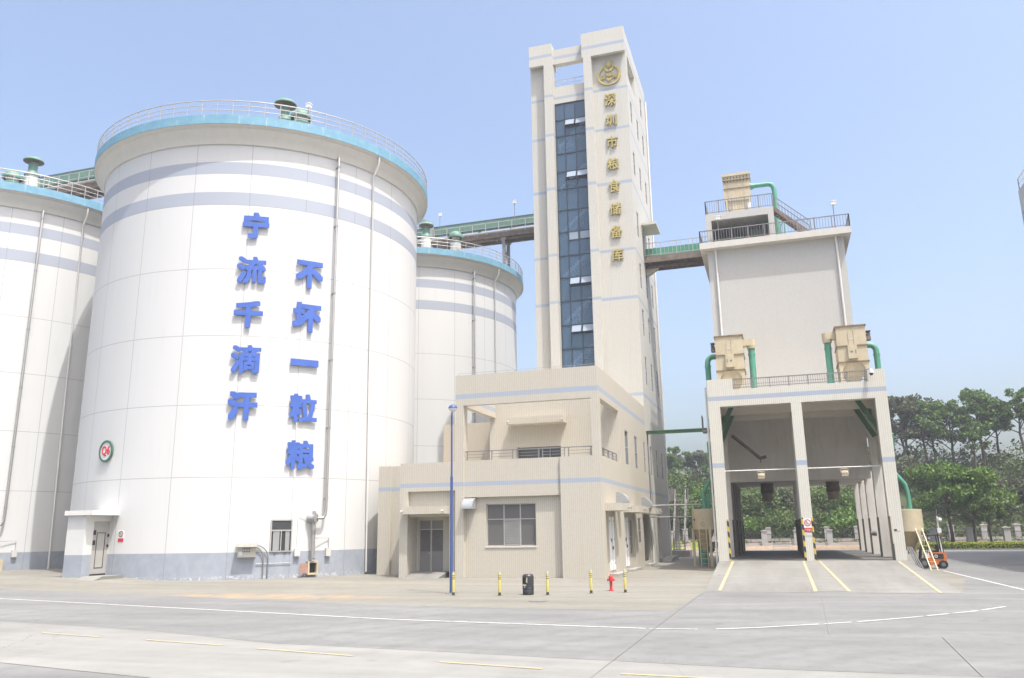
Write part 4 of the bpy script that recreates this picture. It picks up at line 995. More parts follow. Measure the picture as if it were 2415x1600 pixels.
m = MB(); 
for (y0, y1, z) in ((55.0, 55.4, 9.7), (57.0, 57.6, 9.55)): m.box(-3.3, 6.25, y0, y1, z, 10.3)
m.build('roof_beam', M_SOFFIT, LB)
m = MB(); m.box(-3.58, -3.4, YF + 0.7, 57, 6.3, 10.3); m.box(6.35, 6.53, YF + 0.7, 57, 6.3, 10.3); m.box(-3.58, -3.4, 57.6, 60.2, 6.3, 10.3); m.box(6.35, 6.53, 57.6, 60.2, 6.3, 10.3); m.build('bay_side_wall', M_INNER, LB)
BX0, BX1, YB = -3.5, 6.14, 60.3
m = MB(); m.wall('y', YB, 0.4, BX0, BX1, 5.62, 10.6); m.box(BX0, BX1, YB + 0.402, 72.1, 5.75, 6.2); m.build('inner_wall', M_INNER, LB)
m = MB(); m.wall('y', YB, 0.4, BX0, BX1, 10.6, 23.0); m.wall('x', BX0, 0.4, YB + 0.4, 72.0, 6.2, 23.0); m.wall('x', BX1, -0.4, YB + 0.4, 72.0, 6.2, 23.0); m.wall('y', 72.1, -0.4, BX0 + 0.4, BX1 - 0.4, 6.2, 23); m.build('block_wall', T_BLOCK, LB)
m = MB(); m.box(BX0 - 0.52, BX1 + 0.5, YB - 0.62, 72.6, 23.0, 23.48); m.build('roof_slab', mat('slab paint', (0.52, 0.50, 0.45, 1), 0.6, var=0.04, dirt=((0.35, 0.3, 0.24, 1), 0.2)), LB)
for x in (-2.9, 5.62):
    m = MB(); m.tube([(x, YB - 0.12, 22.98), (x, YB - 0.12, 10.9)], 0.075, 10)
    for z in (21, 18, 15, 12): m.lathe([(0.095, 0), (0.095, 0.07)], x, YB - 0.12, 10, cz=z)
    m.build('downpipe', M_PVC, LB, True)
# roof deck house
m = MB(); m.wall('y', YB + 0.05, 0.3, -3.47, 1.52, 23.48, 25.98, [(-3.06, 1.1, 23.48, 25.43)]); m.box(-3.47, -3.17, YB + 0.35, 66, 23.48, 25.98); m.box(1.22, 1.52, YB + 0.35, 66, 23.48, 25.98); m.box(-3.17, 1.22, 65.7, 66, 23.48, 25.98); m.box(-3.17, 1.22, YB + 0.351, 65.7, 25.7, 25.96); m.build('roof_house', T_BLOCK, LB)
m = MB(); m.box(-2.5, -0.8, 62.5, 63.5, 23.5, 24.7); m.box(-0.3, 0.8, 62.3, 63.0, 23.5, 25.0); m.box(-1.6, -1.3, 61.5, 61.7, 25.15, 25.35); m.build('machinery', M_GREEND, LB)
m = MB(); railing(m, [(BX0 - 0.47, YB - 0.55, 23.48), (BX1 + 0.45, YB - 0.55, 23.48)], 0.95, 1.15, 0, 0.032, 0.2, 0.014); railing(m, [(BX1 + 0.45, YB - 0.55, 23.48), (BX1 + 0.45, 72.4, 23.48)], 0.95, 1.2, 0, 0.032, 0.2, 0.014); railing(m, [(BX0 - 0.47, YB - 0.55, 23.48), (BX0 - 0.47, 64.8, 23.48)], 0.95, 1.2, 0, 0.032, 0.2, 0.014); m.build('roof_railing', M_RAILG, LB)
m = MB(); railing(m, [(-3.43, YB + 0.1, 25.98), (1.48, YB + 0.1, 25.98)], 1.05, 1.0, 0, 0.03, 0.17, 0.013); railing(m, [(-3.43, YB + 0.1, 25.98), (-3.43, 65.9, 25.98)], 1.05, 1.0, 0, 0.03, 0.17, 0.013); m.build('roof_railing', M_RAILG, LB)
m = MB()
for yy in (60.75, 61.75): m.bar((1.55, yy, 25.95), (4.0, yy, 23.6), 0.06, 0.28)
for i in range(12): f = (i + 0.5) / 12; m.box(1.55 + 2.45 * f - 0.11, 1.55 + 2.45 * f + 0.11, 60.78, 61.72, 25.95 - 2.35 * f - 0.02, 25.95 - 2.35 * f + 0.02)
st = m.build('roof_stair', M_RUST, LB)
m = MB()
for yy in (60.75, 61.75):
    m.bar((1.55, yy, 27.0), (4.0, yy, 24.65), 0.05); m.bar((1.55, yy, 26.55), (4.0, yy, 24.2), 0.03); m.bar((4.0, yy, 24.65), (4.15, yy, 23.5), 0.04)
    for i in range(13): f = i / 12; m.bar((1.55 + 2.45 * f, yy, 25.95 - 2.35 * f), (1.55 + 2.45 * f, yy, 27.0 - 2.35 * f), 0.025)
m.build('stair_rail', M_RAILG, st)
m = MB(); railing(m, [(-2.05, YF + 0.15, 10.75), (5.6, YF + 0.15, 10.75)], 0.63, 1.1, 0, 0.032, 0.13, 0.012); m.bar((-2.05, YF + 0.15, 11.05), (5.6, YF + 0.15, 11.05), 0.03); m.build('front_railing', M_RAILG, LB)
# things inside the bays
m = MB(); m.tube([(-2.9, 51.65, 5.86), (1.22, 51.65, 5.86)], 0.035, 8); m.build('tie_pipe', M_PVC, LB)
m = MB(); m.tube([(1.82, 51.65, 5.86), (5.88, 51.65, 5.86)], 0.035, 8); m.build('tie_pipe', M_PVC, LB)
for x in (-0.82, 3.86):
    t = thing('bay_lamp', 'beige floodlight hanging on the pipe in the %s bay' % ('left' if x < 0 else 'right'), 'lamp', (x, 51.65, 5.35), 'floodlights hanging in the bays')
    m = MB(); m.lathe([(0.001, -0.2), (0.15, -0.18), (0.19, 0.0), (0.15, 0.18), (0.001, 0.2)], x, 51.62, 14, axis='x', cz=5.5); m.box(x - 0.19, x + 0.19, 51.40, 51.62, 5.33, 5.42); m.build('body', M_LAMPC, t, True)
    m = MB(); m.box(x - 0.22, x - 0.18, 51.6, 51.68, 5.45, 5.83); m.box(x + 0.18, x + 0.22, 51.6, 51.68, 5.45, 5.83); m.box(x - 0.22, x + 0.22, 51.6, 51.68, 5.75, 5.8); m.build('bracket', M_YEL, t)
for (x, lab) in ((-0.7, 'left'), (4.0, 'right')):
    t = thing('grain_chute', 'dark hanging grain spout at the far end of the %s bay' % lab, 'chute', (x, 66, 4.5), 'hanging grain spouts')
    m = MB(); m.lathe([(0.48, 5.75), (0.48, 5.05), (0.44, 5.0)], x, 66, 18); m.build('collar', M_RUST, t, True)
    m = MB(); m.lathe([(0.43, 5.05), (0.40, 4.45), (0.37, 4.45)], x, 66, 18); m.build('sleeve', mat('canvas sleeve', (0.33, 0.29, 0.21, 1), 0.9, var=0.2, vs=4), t, True)
for (p, q) in (((-3.3, 53.5, 8.2), (-2.2, 53.5, 10.3)), ((-3.3, 56.0, 8.0), (-2.2, 56.0, 10.3)), ((6.2, 53.5, 8.2), (5.0, 53.5, 10.3)), ((6.2, 56.0, 8.0), (5.0, 56.0, 10.3))):
    m = MB(); m.bar(p, q, 0.22, 0.28); m.build('green_brace', M_GREEND, LB)
m = MB(); m.bar((-2.6, 57.2, 8.6), (-0.9, 58.6, 7.1), 0.16); m.bar((-0.95, 58.6, 7.1), (-0.5, 58.6, 7.2), 0.2); m.bar((-0.9, 58.6, 7.1), (-0.9, 58.6, 6.8), 0.06); m.build('sampling_arm', M_RUST, LB)
def hazard_mat():
    t = NT('hazard stripes'); P = t.pos().outputs['Position']; x, y, z = t.sep(P)
    f = t.math('FRACT', t.math('DIVIDE', t.math('ADD', t.math('ADD', z, t.math('MULTIPLY', x, 0.8)), t.math('MULTIPLY', y, 0.8)), 0.62))
    w = t.ramp(t.noise(P, 6, 5, 0.7), 0.6, 0.7)
    col = t.mix(t.math('LESS_THAN', f, 0.5), (0.50, 0.36, 0.05, 1), (0.02, 0.02, 0.02, 1))
    t.l(t.mix(t.math('MULTIPLY', w, 0.5), col, (0.3, 0.27, 0.2, 1)), t.p.inputs['Base Color']); t.p.inputs['Roughness'].default_value = 0.6; return t.m
M_HAZ = hazard_mat()
M_HAZD = mat('worn dark guard', (0.05, 0.045, 0.035, 1), 0.7, var=0.4, vs=4, dirt=((0.22, 0.16, 0.05, 1), 0.5))
for (x, dx) in ((-2.9, 1), (1.22, -1), (1.82, 1)):
    m = MB(); m.box(x - 0.09 * dx, x + 0.02 * dx, YF - 0.02, YF + 0.14, FL, FL + 2.4); m.build('corner_guard', M_HAZ, LB)
m = MB(); m.box(5.86, 5.97, YF - 0.02, YF + 0.14, FL, FL + 0.9); m.box(5.84, 5.93, YF - 0.03, YF + 0.1, FL + 0.9, FL + 2.4); m.build('corner_guard', M_HAZD, LB)
for yy in (57.0, 62.4, 67.0, 71.5):
    for (x, dx) in ((-2.95, 1), (1.27, -1), (1.77, 1), (5.93, -1)):
        m = MB(); m.box(min(x, x + 0.02 * dx) - 0.05, max(x, x + 0.02 * dx) + 0.05, yy - 0.02, yy + 0.12, FL, FL + 2.4); m.build('corner_guard', M_HAZD, LB)
m = MB(); m.box(-3.2, -2.95, 60.4, 72.0, FL, 5.7); m.build('bay_side_wall', M_RUST, LB)
for y in (58.3, 60.0):
    m = MB(); m.lathe([(0.02, -0.1), (0.12, -0.08), (0.16, 0.05), (0.16, 0.1)], 5.78, y, 12, axis='x', cz=2.0); m.build('horn_lamp', M_RAILG, LB, True)
# signs on the middle and right columns
t = thing('warning_sign', 'no open flames sign with red strip on the middle bay column', 'sign', (1.52, YF, 2.15))
m = MB(); m.box(1.31, 1.74, YF - 0.02, YF - 0.002, 2.43, 2.95); m.build('board', M_WHITE, t)
m = MB(); c0 = Vector((1.525, YF - 0.022, 2.71)); ring(m, c0, Vector((1, 0, 0)), Vector((0, -1, 0)), 0.15, 0.19, 0.006); m.bar(c0 + Vector((-0.12, 0, 0.12)), c0 + Vector((0.12, 0, -0.12)), 0.035, 0.008); m.build('red_ring', M_REDS, t)
m = MB(); m.bar(c0 + Vector((-0.1, 0, 0.0)), c0 + Vector((0.08, 0, -0.05)), 0.05, 0.01); m.bar(c0 + Vector((-0.06, 0, 0.03)), c0 + Vector((-0.02, 0, 0.1)), 0.04, 0.01); m.build('match_symbol', M_BLACK, t)
m = MB(); m.box(1.30, 1.75, YF - 0.02, YF - 0.002, 2.2, 2.40); m.build('red_strip', M_REDS, t)
m = MB(); place_text(m, '严禁烟火', (1.525, YF - 0.024, 2.30), (1, 0, 0), (0, -1, 0), 0.38, 0.10, 0.008, 0.0); m.build('lettering', M_WHITE, t)
o = rebase(MB().box(1.36, 1.70, YF - 0.015, YF - 0.002, 1.98, 2.1).build('name_plate', M_GREYP), (1.53, YF, 1.98)); tag(o, 'small grey plate under the red sign on the middle column', 'plate')
t = thing('name_plate', 'small plate, half black half grey, on the right bay column', 'plate', (6.2, YF, 2.2))
m = MB(); m.box(6.06, 6.2, YF - 0.015, YF - 0.002, 2.19, 2.29); m.build('dark_half', M_DARK, t); m = MB(); m.box(6.2, 6.36, YF - 0.015, YF - 0.002, 2.19, 2.29); m.build('grey_half', M_GREYP, t)
# ramp and bay floor
m = MB()
m.add([(-3.6, YF, FL), (6.55, YF, FL), (6.3, 34.8, 0.006), (-3.1, 34.8, 0.006), (-3.6, YF, 0), (6.55, YF, 0), (6.3, 34.8, 0), (-3.1, 34.8, 0)], [(3, 2, 1, 0), (0, 4, 7, 3), (1, 2, 6, 5)])
struct(m.build('ramp', M_RAMP))
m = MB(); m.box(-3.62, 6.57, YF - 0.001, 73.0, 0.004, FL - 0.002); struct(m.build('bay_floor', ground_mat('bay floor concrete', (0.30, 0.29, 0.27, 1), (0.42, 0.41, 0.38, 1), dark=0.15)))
m = MB(); m.add([(-3.6, 73, FL), (6.55, 73, FL), (6.55, 82, 0.02), (-3.6, 82, 0.02)], [(0, 1, 2, 3)]); struct(m.build('rear_ramp', M_RAMP))
def rz(y): return 0.006 + (FL - 0.006) * (y - 34.8) / (YF - 34.8)
def rline(mb, p, q, w):
    n = 6
    for i in range(n):
        a = [p[k] + (q[k] - p[k]) * i / n for k in (0, 1)]; b = [p[k] + (q[k] - p[k]) * (i + 1) / n for k in (0, 1)]
        d = Vector((b[0] - a[0], b[1] - a[1], 0)).normalized(); nn = Vector((-d.y, d.x, 0)) * w / 2
        za, zb = rz(a[1]) + 0.008, rz(b[1]) + 0.008
        mb.quad((a[0] - nn.x, a[1] - nn.y, za), (b[0] - nn.x, b[1] - nn.y, zb), (b[0] + nn.x, b[1] + nn.y, zb), (a[0] + nn.x, a[1] + nn.y, za))
for seg in (((-2.78, 50.7), (-2.55, 35.2)), ((1.1, 50.7), (1.12, 35.2)), ((1.95, 50.7), (2.35, 35.2)), ((6.02, 50.2), (5.5, 35.0))):
    m = MB(); rline(m, *seg, 0.14); struct(m.build('yellow_line', M_LINEY))
m = MB()
for i in range(7): y = 36.0 + i * 1.7; rline(m, (1.25, y), (2.2, y - 0.7), 0.05)
rline(m, (1.15, 35.2), (2.35, 35.2), 0.1); struct(m.build('yellow_line', mark_mat('faded yellow', (0.30, 0.275, 0.20, 1))))

# dust collectors
def dust_collector(x0, x1, y0, mirror, label):
    s = -1 if mirror else 1; xc = (x0 + x1) / 2; w = x1 - x0
    X = lambda u: xc + s * u          # u>0 points to the side of the cream elbow
    t = thing('dust_collector', label, 'dust collector', (xc, y0 + 1, 10.6), 'cream dust collectors')
    d = 1.9
    def bx(m, u0, u1, ya, yb, z0, z1): a, b = X(u0), X(u1); m.box(min(a, b), max(a, b), ya, yb, z0, z1)
    h = w / 2; m = MB(); bx(m, -h, h, y0, y0 + d, 12.42, 14.62)
    for (u, z0, z1) in ((-0.16, 13.45, 14.58), (0.16, 13.45, 14.58)): bx(m, u - 0.02, u + 0.02, y0 - 0.03, y0 - 0.001, z0, z1)
    body = m.build('body', M_YEL, t)
    m = MB(); bx(m, -h - 0.06, h + 0.06, y0 - 0.06, y0 + d + 0.06, 14.622, 14.70); m.build('lid', M_SEAM, body)
    m = MB(); a_, b_ = sorted((X(-h - 0.05), X(h + 0.05))); c_, d_ = sorted((X(-h - 0.001), X(h + 0.001)))
    m.add([(p[0], p[1], z) for z in (13.36, 13.43) for p in ((a_, y0 + d), (a_, y0 - 0.05), (b_, y0 - 0.05), (b_, y0 + d), (d_, y0 + d), (d_, y0 - 0.001), (c_, y0 - 0.001), (c_, y0 + d))], [(0, 1, 6, 7), (1, 2, 5, 6), (2, 3, 4, 5), (8, 9, 14, 15), (9, 10, 13, 14), (10, 11, 12, 13), (0, 1, 9, 8), (1, 2, 10, 9), (2, 3, 11, 10)]); m.build('flange', M_SEAM, body)
    m = MB(); bx(m, -h - 0.05, h + 0.05, y0 - 0.05, y0 + d, 12.34, 12.418); m.build('flange', M_SEAM, body)
    m = MB(); bx(m, -0.27, 0.27, y0 - 0.16, y0 - 0.001, 12.56, 13.42); m.build('control_panel', M_YEL, t)
    m = MB(); bx(m, -0.12, 0.12, y0 - 0.01, y0 - 0.001, 13.78, 13.88); m.build('name_plate', M_GREYP, t)
    m = MB(); bx(m, -0.2, -0.14, y0 - 0.17, y0 - 0.161, 12.86, 13.1); bx(m, 0.0, 0.14, y0 - 0.17, y0 - 0.161, 12.94, 13.04); m.build('switches', M_RAILG, t)
    m = MB()
    def frus(z0, z1, k0, k1):
        def R(k, z): return [(xc - h * k, y0 + d * (1 - k) / 2 + 0.02, z), (xc + h * k, y0 + d * (1 - k) / 2 + 0.02, z), (xc + h * k, y0 + d * (1 + k) / 2 - 0.02, z), (xc - h * k, y0 + d * (1 + k) / 2 - 0.02, z)]
        m.add(R(k0, z0) + R(k1, z1), [(0, 3, 2, 1), (4, 5, 6, 7), (0, 1, 5, 4), (1, 2, 6, 5), (2, 3, 7, 6), (3, 0, 4, 7)])
    frus(11.85, 12.34, 0.78, 0.96); frus(11.05, 11.83, 0.30, 0.74); m.build('hopper', M_YEL, t)
    for u in (-h + 0.1, h - 0.1):
        for yy in (y0 + 0.08, y0 + d - 0.08): MB().box(X(u) - 0.1, X(u) + 0.1, yy - 0.08, yy + 0.08, 10.6, 12.338).build('leg', M_YEL, t)
    for u in (-h + 0.1, h - 0.1):
        sg = 1 if u < 0 else -1
        MB().prism([(X(u + sg * 0.101), 12.336), (X(u + sg * 0.42), 12.336), (X(u + sg * 0.101), 11.95)], 'y', y0 + 0.01, y0 + 0.06).build('gusset', M_YEL, t)
    # outlet elbow and green pipe on the inner side
    m = MB(); bx(m, h, h + 0.5, y0 + 0.35, y0 + 0.95, 14.0, 14.42); m.lathe([(0.001, 0), (0.30, 0), (0.30, 0.42), (0.001, 0.42)], X(h + 0.5), y0 + 0.65, 18, cz=14.0); m.lathe([(0.30, 13.999), (0.26, 13.8)], X(h + 0.5), y0 + 0.65, 18); m.build('elbow', M_YEL, t, True)
    m = MB(); m.tube([(X(h + 0.5), y0 + 0.65, 13.85), (X(h + 0.5), y0 + 0.65, 10.6)], 0.20, 16); m.lathe([(0.24, 13.4), (0.24, 13.46)], X(h + 0.5), y0 + 0.65, 16); m.lathe([(0.24, 10.66), (0.24, 10.72)], X(h + 0.5), y0 + 0.65, 16); m.build('outlet_pipe', M_GREEN, t, True)
    yo = y0 + 1.4; xo = X(-h - 0.65)
    path = [(X(-h + 0.05), yo, 13.62)] + [(X(-h - 0.30) + (xo - X(-h - 0.30)) * sin(i * pi / 12), yo, 13.62 - 0.42 * (1 - cos(i * pi / 12))) for i in range(7)] + [(xo, yo, 8.0)]
    m = MB(); m.tube(path, 0.18, 16)
    for z in (12.95, 11.0): m.lathe([(0.22, z), (0.22, z + 0.06)], xo, yo, 16)
    m.build('inlet_pipe', M_GREEN, t, True)
    m = MB(); m.lathe([(0.001, 0), (0.13, 0.02), (0.13, 0.4), (0.001, 0.42)], X(-h - 0.18), y0 + 0.3, 12, axis='y', cz=14.1); bx(m, -h - 0.3, -h, y0 + 0.2, y0 + 0.7, 13.75, 13.95); bx(m, -h - 0.32, -h - 0.05, y0 + 0.2, y0 + 0.7, 14.28, 14.33); m.build('fan_motor', M_RUST, t, True)
    m = MB(); m.lathe([(0.001, -0.3), (0.2, -0.28), (0.2, 0.28), (0.001, 0.3)], X(-0.1), y0 + 0.5, 14, axis='x', cz=10.9); m.build('screw_motor', M_YEL, t, True)
    return t
dust_collector(-3.05, -1.32, 53.2, False, 'cream dust collector above the left bay with green pipes')
dust_collector(4.33, 6.05, 53.2, True, 'cream dust collector above the right bay with green pipes')
t = thing('dust_collector', 'cream dust collector on the highest roof with a bent green pipe', 'dust collector', (-1.0, 64, 26))
m = MB(); m.box(-2.05, 0.0, 63.0, 65.2, 27.9, 30.0)
for x in (-1.7, -1.1, -0.5): m.box(x, x + 0.05, 62.96, 62.998, 27.95, 29.5)
b_ = m.build('body', M_YEL, t)
m = MB(); m.box(-2.12, 0.07, 62.93, 65.25, 30.002, 30.22); m.build('lid', M_YEL, b_); m = MB(); m.box(-2.1, 0.05, 62.95, 62.999, 28.9, 28.97); m.build('flange', M_SEAM, b_); m = MB(); m.box(-2.1, 0.05, 62.92, 62.999, 29.62, 29.66); m.build('flange', M_SEAM, b_)
m = MB()
for i in range(8): x = -1.95 + i * 0.25; m.lathe([(0.04, 0), (0.04, 0.12)], x, 62.86, 8, axis='y', cz=29.82); m.lathe([(0.05, 0), (0.03, 0.1)], x, 62.88, 8, axis='y', cz=29.5)
m.build('pulse_valves', M_RUST, t)
m = MB(); m.prism([(-1.95, 27.9), (-0.1, 27.9), (-0.7, 26.4), (-1.4, 26.4)], 'y', 63.1, 65.1); m.build('hopper', M_YEL, t)
for x in (-1.95, -0.2):
    for y in (63.0, 65.0): MB().box(x, x + 0.15, y, y + 0.15, 25.98, 27.898).build('leg', M_YEL, t)
m = MB(); m.box(-0.3, -0.02, 62.8, 62.98, 27.0, 27.5); m.build('switch_box', M_WHITE, t)
m = MB(); yy = 63.6; m.tube([(0.0, yy, 29.15), (0.3, yy, 29.17), (1.35, yy, 29.15), (1.6, yy, 29.08), (1.76, yy, 28.85), (1.8, yy, 28.5), (1.8, yy, 23.6)], [0.3, 0.19, 0.19, 0.19, 0.19, 0.19, 0.19], 14); m.lathe([(0.23, 26.5), (0.23, 26.56)], 1.8, yy, 14); m.tube([(1.8, yy, 25.2), (2.3, yy, 25.9), (2.3, yy, 24.6), (2.8, yy, 24.3), (3.4, yy, 24.4)], 0.08, 10); m.build('green_pipe', M_GREEN, t, True)
floodlight(-2.57, 59.85, 23.5, 25.4, 'thin pole with white floodlight in front of the roof opening')
floodlight(5.63, 59.85, 23.5, 25.45, 'thin pole with white floodlight near the right end of the block roof')
t = thing('security_camera', 'white dome security camera on a bracket by the right parapet', 'camera', (5.6, YF - 0.15, 10.8))
m = MB(); m.tube([(5.55, YF - 0.05, 10.75), (5.55, YF - 0.05, 11.5)], 0.05, 8); m.tube([(5.55, YF - 0.05, 11.42), (5.78, YF - 0.3, 11.42)], 0.035, 8); m.build('bracket', M_STEEL, t, True)
m = MB(); m.lathe([(0.001, 0.18), (0.1, 0.14), (0.13, 0.0), (0.13, -0.1)], 5.8, YF - 0.32, 14, cz=11.24); m.build('housing', M_WHITE, t, True)
m = MB(); m.lathe([(0.12, -0.1), (0.09, -0.2), (0.001, -0.24)], 5.8, YF - 0.32, 14, cz=11.24); m.build('dome', M_BLACK, t, True)

# hopper tanks, ladders
def hopper_tank(xc, yc, r, zt, zm, zb, label, pipes, ladder):
    t = thing('hopper_tank', label, 'tank', (xc, yc, 0), 'cream hopper tanks beside the loading building')
    m = MB(); m.lathe([(0.001, zt + 0.02), (r * 0.98, zt), (r, zt - 0.01), (r, zm)], xc, yc, 40); b_ = m.build('shell', M_YEL, t, True)
    m = MB(); m.lathe([(r + 0.004, zm), (0.16, zb), (0.16, zb - 0.25)], xc, yc, 40); m.build('cone', mat('cone paint', (0.40, 0.32, 0.18, 1), 0.5, var=0.12, dirt=((0.2, 0.13, 0.07, 1), 0.45)), t, True)
    for k in range(3):
        a = radians(35 + 120 * k); px, py = xc + (r - 0.02) * sin(a), yc - (r - 0.02) * cos(a)
        m = MB(); m.bar((px, py, 0), (px, py, zm + 0.1), 0.16, 0.2); m.build('leg', M_YEL, t)
    for pth in pipes: m = MB(); m.tube(pth, 0.13, 12); m.build('inlet_pipe', M_GREEN, t, True)
    return t
tk = hopper_tank(-4.95, 58.0, 0.76, 3.76, 2.41, 1.15, 'cream hopper tank on legs left of the bays', [[(-4.1, 58.3, 6.2), (-4.35, 58.2, 5.7), (-4.85, 58.1, 4.9), (-4.85, 58.1, 3.7)], [(-3.9, 58.4, 5.6), (-4.15, 58.4, 5.2), (-4.6, 58.3, 4.5), (-4.6, 58.3, 3.7)]], 1)
m = MB(); m.lathe([(0.32, 0.06), (0.34, 0.2), (0.34, 1.6), (0.30, 1.7), (0.001, 1.7)], -5.1, 58.35, 24); m.build('green_drum', M_GREEND if False else M_GREEN, tk, True)
m = MB(); ring(m, Vector((-4.95, 57.23, 2.75)), Vector((1, 0, 0)), Vector((0, -1, 0)), 0.11, 0.125, 0.01, 20); m.build('rust_ring', M_RUST, tk)
m = MB(); m.lathe([(0.06, -0.03), (0.06, 0.0), (0.001, 0.0)], -5.5, 57.45, 12, axis='y', cz=3.05); m.build('sight_hole', mat('red hole', (0.2, 0.03, 0.02, 1), 0.6), tk)
hopper_tank(7.35, 55.2, 0.86, 3.42, 2.13, 1.05, 'cream hopper tank on legs right of the bays', [[(6.7, 55.4, 6.2), (6.9, 55.3, 5.8), (7.5, 55.2, 4.9), (7.58, 55.2, 4.3), (7.6, 55.2, 3.4)]], 1)
m = MB(); xx = -3.95; m.tube([(xx, 54.6, 8.0), (xx, 54.8, 7.2), (-4.0, 57.0, 6.4), (-4.1, 58.2, 6.1)], 0.17, 12); m.build('down_pipe', M_GREEN, LB, True)
m = MB(); m.tube([(6.95, 54.6, 8.0), (6.95, 54.8, 7.2), (6.72, 55.3, 6.2)], 0.17, 12); m.build('down_pipe', M_GREEN, LB, True)
m = MB(); m.tube([(-3.72, 51.2, 11), (-3.72, 51.2, 0.1)], 0.06, 8); m.build('downpipe', M_PVC, LB, True)
m = MB()
for z0 in range(1, 10): m.box(-3.86, -3.62, 53.0, 53.3, z0 + 0.2, z0 + 0.24)
m.bar((-3.86, 53.0, 0.2), (-3.86, 53.0, 10.4), 0.04); m.bar((-3.86, 53.3, 0.2), (-3.86, 53.3, 10.4), 0.04)
m.build('cat_ladder', M_RAILG, LB)
m = MB(); m.box(-4.15, -3.61, 52.0, 52.9, 8.35, 8.5); m.box(-4.15, -4.11, 52.0, 52.9, 8.5, 9.4); m.build('side_platform', M_RAILG, LB)
def ladder(foot, top, w, side, label, n=9):
    f, tp, s = Vector(foot), Vector(top), Vector(side).normalized() * w / 2
    t = thing('ladder', label, 'ladder', foot, 'cream steel ladders at the tanks')
    for sg in (-1, 1):
        m = MB(); m.bar(f + s * sg, tp + s * sg, 0.055, 0.04); m.build('rail', M_YEL, t)
    for i in range(n):
        c = f.lerp(tp, (i + 0.6) / n); m = MB(); m.bar(c - s, c + s, 0.035); m.build('rung', M_YEL, t)
    return t
ladder((-4.95, 57.0, 0.0), (-4.98, 57.2, 2.55), 0.46, (1, 0, 0), 'steel ladder leaning on the left hopper tank', 8)
ladder((8.05, 52.2, 0.0), (7.78, 54.2, 2.3), 0.34, (1, 0, 0), 'steel ladder leaning on the right hopper tank', 8)
for (z, y, lab, r) in ((4.12, 59.5, 'upper thin steel pipe crossing from the annex to the loading building', 0.045), (3.28, 58.0, 'lower thin steel pipe crossing from the annex to the left tank', 0.035)):
    m = MB(); m.tube([(XS, y, z), (-3.55 if z > 4 else -5.6, y, z)], r, 8); tag(rebase(m.build('pipe', M_STEEL, None, True), (XS, y, z)), lab, 'pipe', 'thin pipes crossing the passage')
m = MB(); m.box(XS, -3.62, 61.0, 61.2, 9.4, 9.6); m.box(XS, -3.62, 60.95, 61.25, 9.6, 9.66); tag(rebase(m.build('cable_tray', M_GREEND), (XS, 61.1, 9.4)), 'long dark green beam spanning from the tower to the loading building', 'beam')
# boards leaning near the right tank
m = MB()
for i in range(3): m.bar((7.35 + i * 0.11, 52.6, 0.0), (7.0 + i * 0.11, 53.9, 1.25), 0.08, 0.02)
tag(rebase(m.build('metal_sheet', mat('dull strip', (0.10, 0.10, 0.10, 1), 0.7)), (7.45, 52.6, 0)), 'bundle of grey metal strips leaning beside the right tank', 'metal strips')

# ------------------------------------------------------------------ forklift
t = thing('forklift', 'orange forklift with black overhead guard parked behind the right ladder', 'forklift', (8.4, 54.6, 0))
y0, y1 = 54.1, 55.1
m = MB(); m.prism([(7.86, 0.28), (7.86, 0.55), (8.1, 0.62), (8.28, 0.62), (8.28, 0.92), (9.02, 0.92), (9.08, 0.86), (9.08, 0.35), (8.95, 0.3), (8.65, 0.24), (8.2, 0.2)], 'y', y0 + 0.1, y1 - 0.1); m.build('body', M_ORANGE, t)
m = MB(); m.box(8.36, 8.92, y0 + 0.08, y0 + 0.098, 0.56, 0.84); m.build('battery_cover', M_BLACK, t)
m = MB(); ring(m, Vector((8.52, y0 + 0.079, 0.70)), Vector((1, 0, 0)), Vector((0, -1, 0)), 0.05, 0.085, 0.004, 16); m.build('badge', M_WHITE, t)
m = MB(); m.prism([(7.95, 0.6), (8.0, 0.86), (8.14, 0.92), (8.22, 0.62)], 'y', y0 + 0.15, y1 - 0.15); m.build('front_cowl', M_WHITE, t)
for (x, r) in ((7.86, 0.31), (8.86, 0.24)):
    for y in (y0, y1 - 0.2):
        m = MB(); m.lathe([(r * 0.55, 0.0), (r * 0.92, 0.0), (r, 0.03), (r, 0.17), (r * 0.92, 0.2), (r * 0.55, 0.2)], x, y, 26, axis='y', cz=r); w_ = m.build('wheel', M_BLACK, t, True)
        m = MB(); m.lathe([(0.001, 0.03), (r * 0.3, 0.02), (r * 0.55, 0.05), (r * 0.55, 0.15), (0.001, 0.15)], x, y, 18, axis='y', cz=r); m.build('rim', M_RAILG, w_, True)
m = MB()
for y in (y0 + 0.15, y1 - 0.15):
    m.bar((8.82, y, 0.9), (8.74, y, 1.88), 0.05); m.bar((8.95, y, 0.9), (8.88, y, 1.88), 0.05); m.bar((8.1, y, 0.88), (8.22, y, 1.88), 0.05); m.bar((8.2, y, 1.88), (8.92, y, 1.9), 0.05)
for i in range(7): x = 8.24 + i * 0.11; m.bar((x, y0 + 0.15, 1.89), (x, y1 - 0.15, 1.89), 0.03)
m.build('overhead_guard', M_BLACK, t)
m = MB(); m.prism([(8.35, 0.93), (8.35, 1.03), (8.62, 1.03), (8.66, 1.35), (8.76, 1.35), (8.76, 0.93)], 'y', y0 + 0.3, y1 - 0.3); m.build('seat', M_BLACK, t)
m = MB(); m.tube([(8.12, 54.6, 0.9), (8.2, 54.6, 1.12)], 0.025, 8); m.lathe([(0.13, 0), (0.16, 0.015), (0.13, 0.03)], 8.21, 54.6, 16, cz=1.12); m.build('steering_wheel', M_BLACK, t)
m = MB()
for y in (y0 + 0.25, y1 - 0.32): m.bar((7.62, y, 0.12), (7.86, y, 1.42), 0.09)
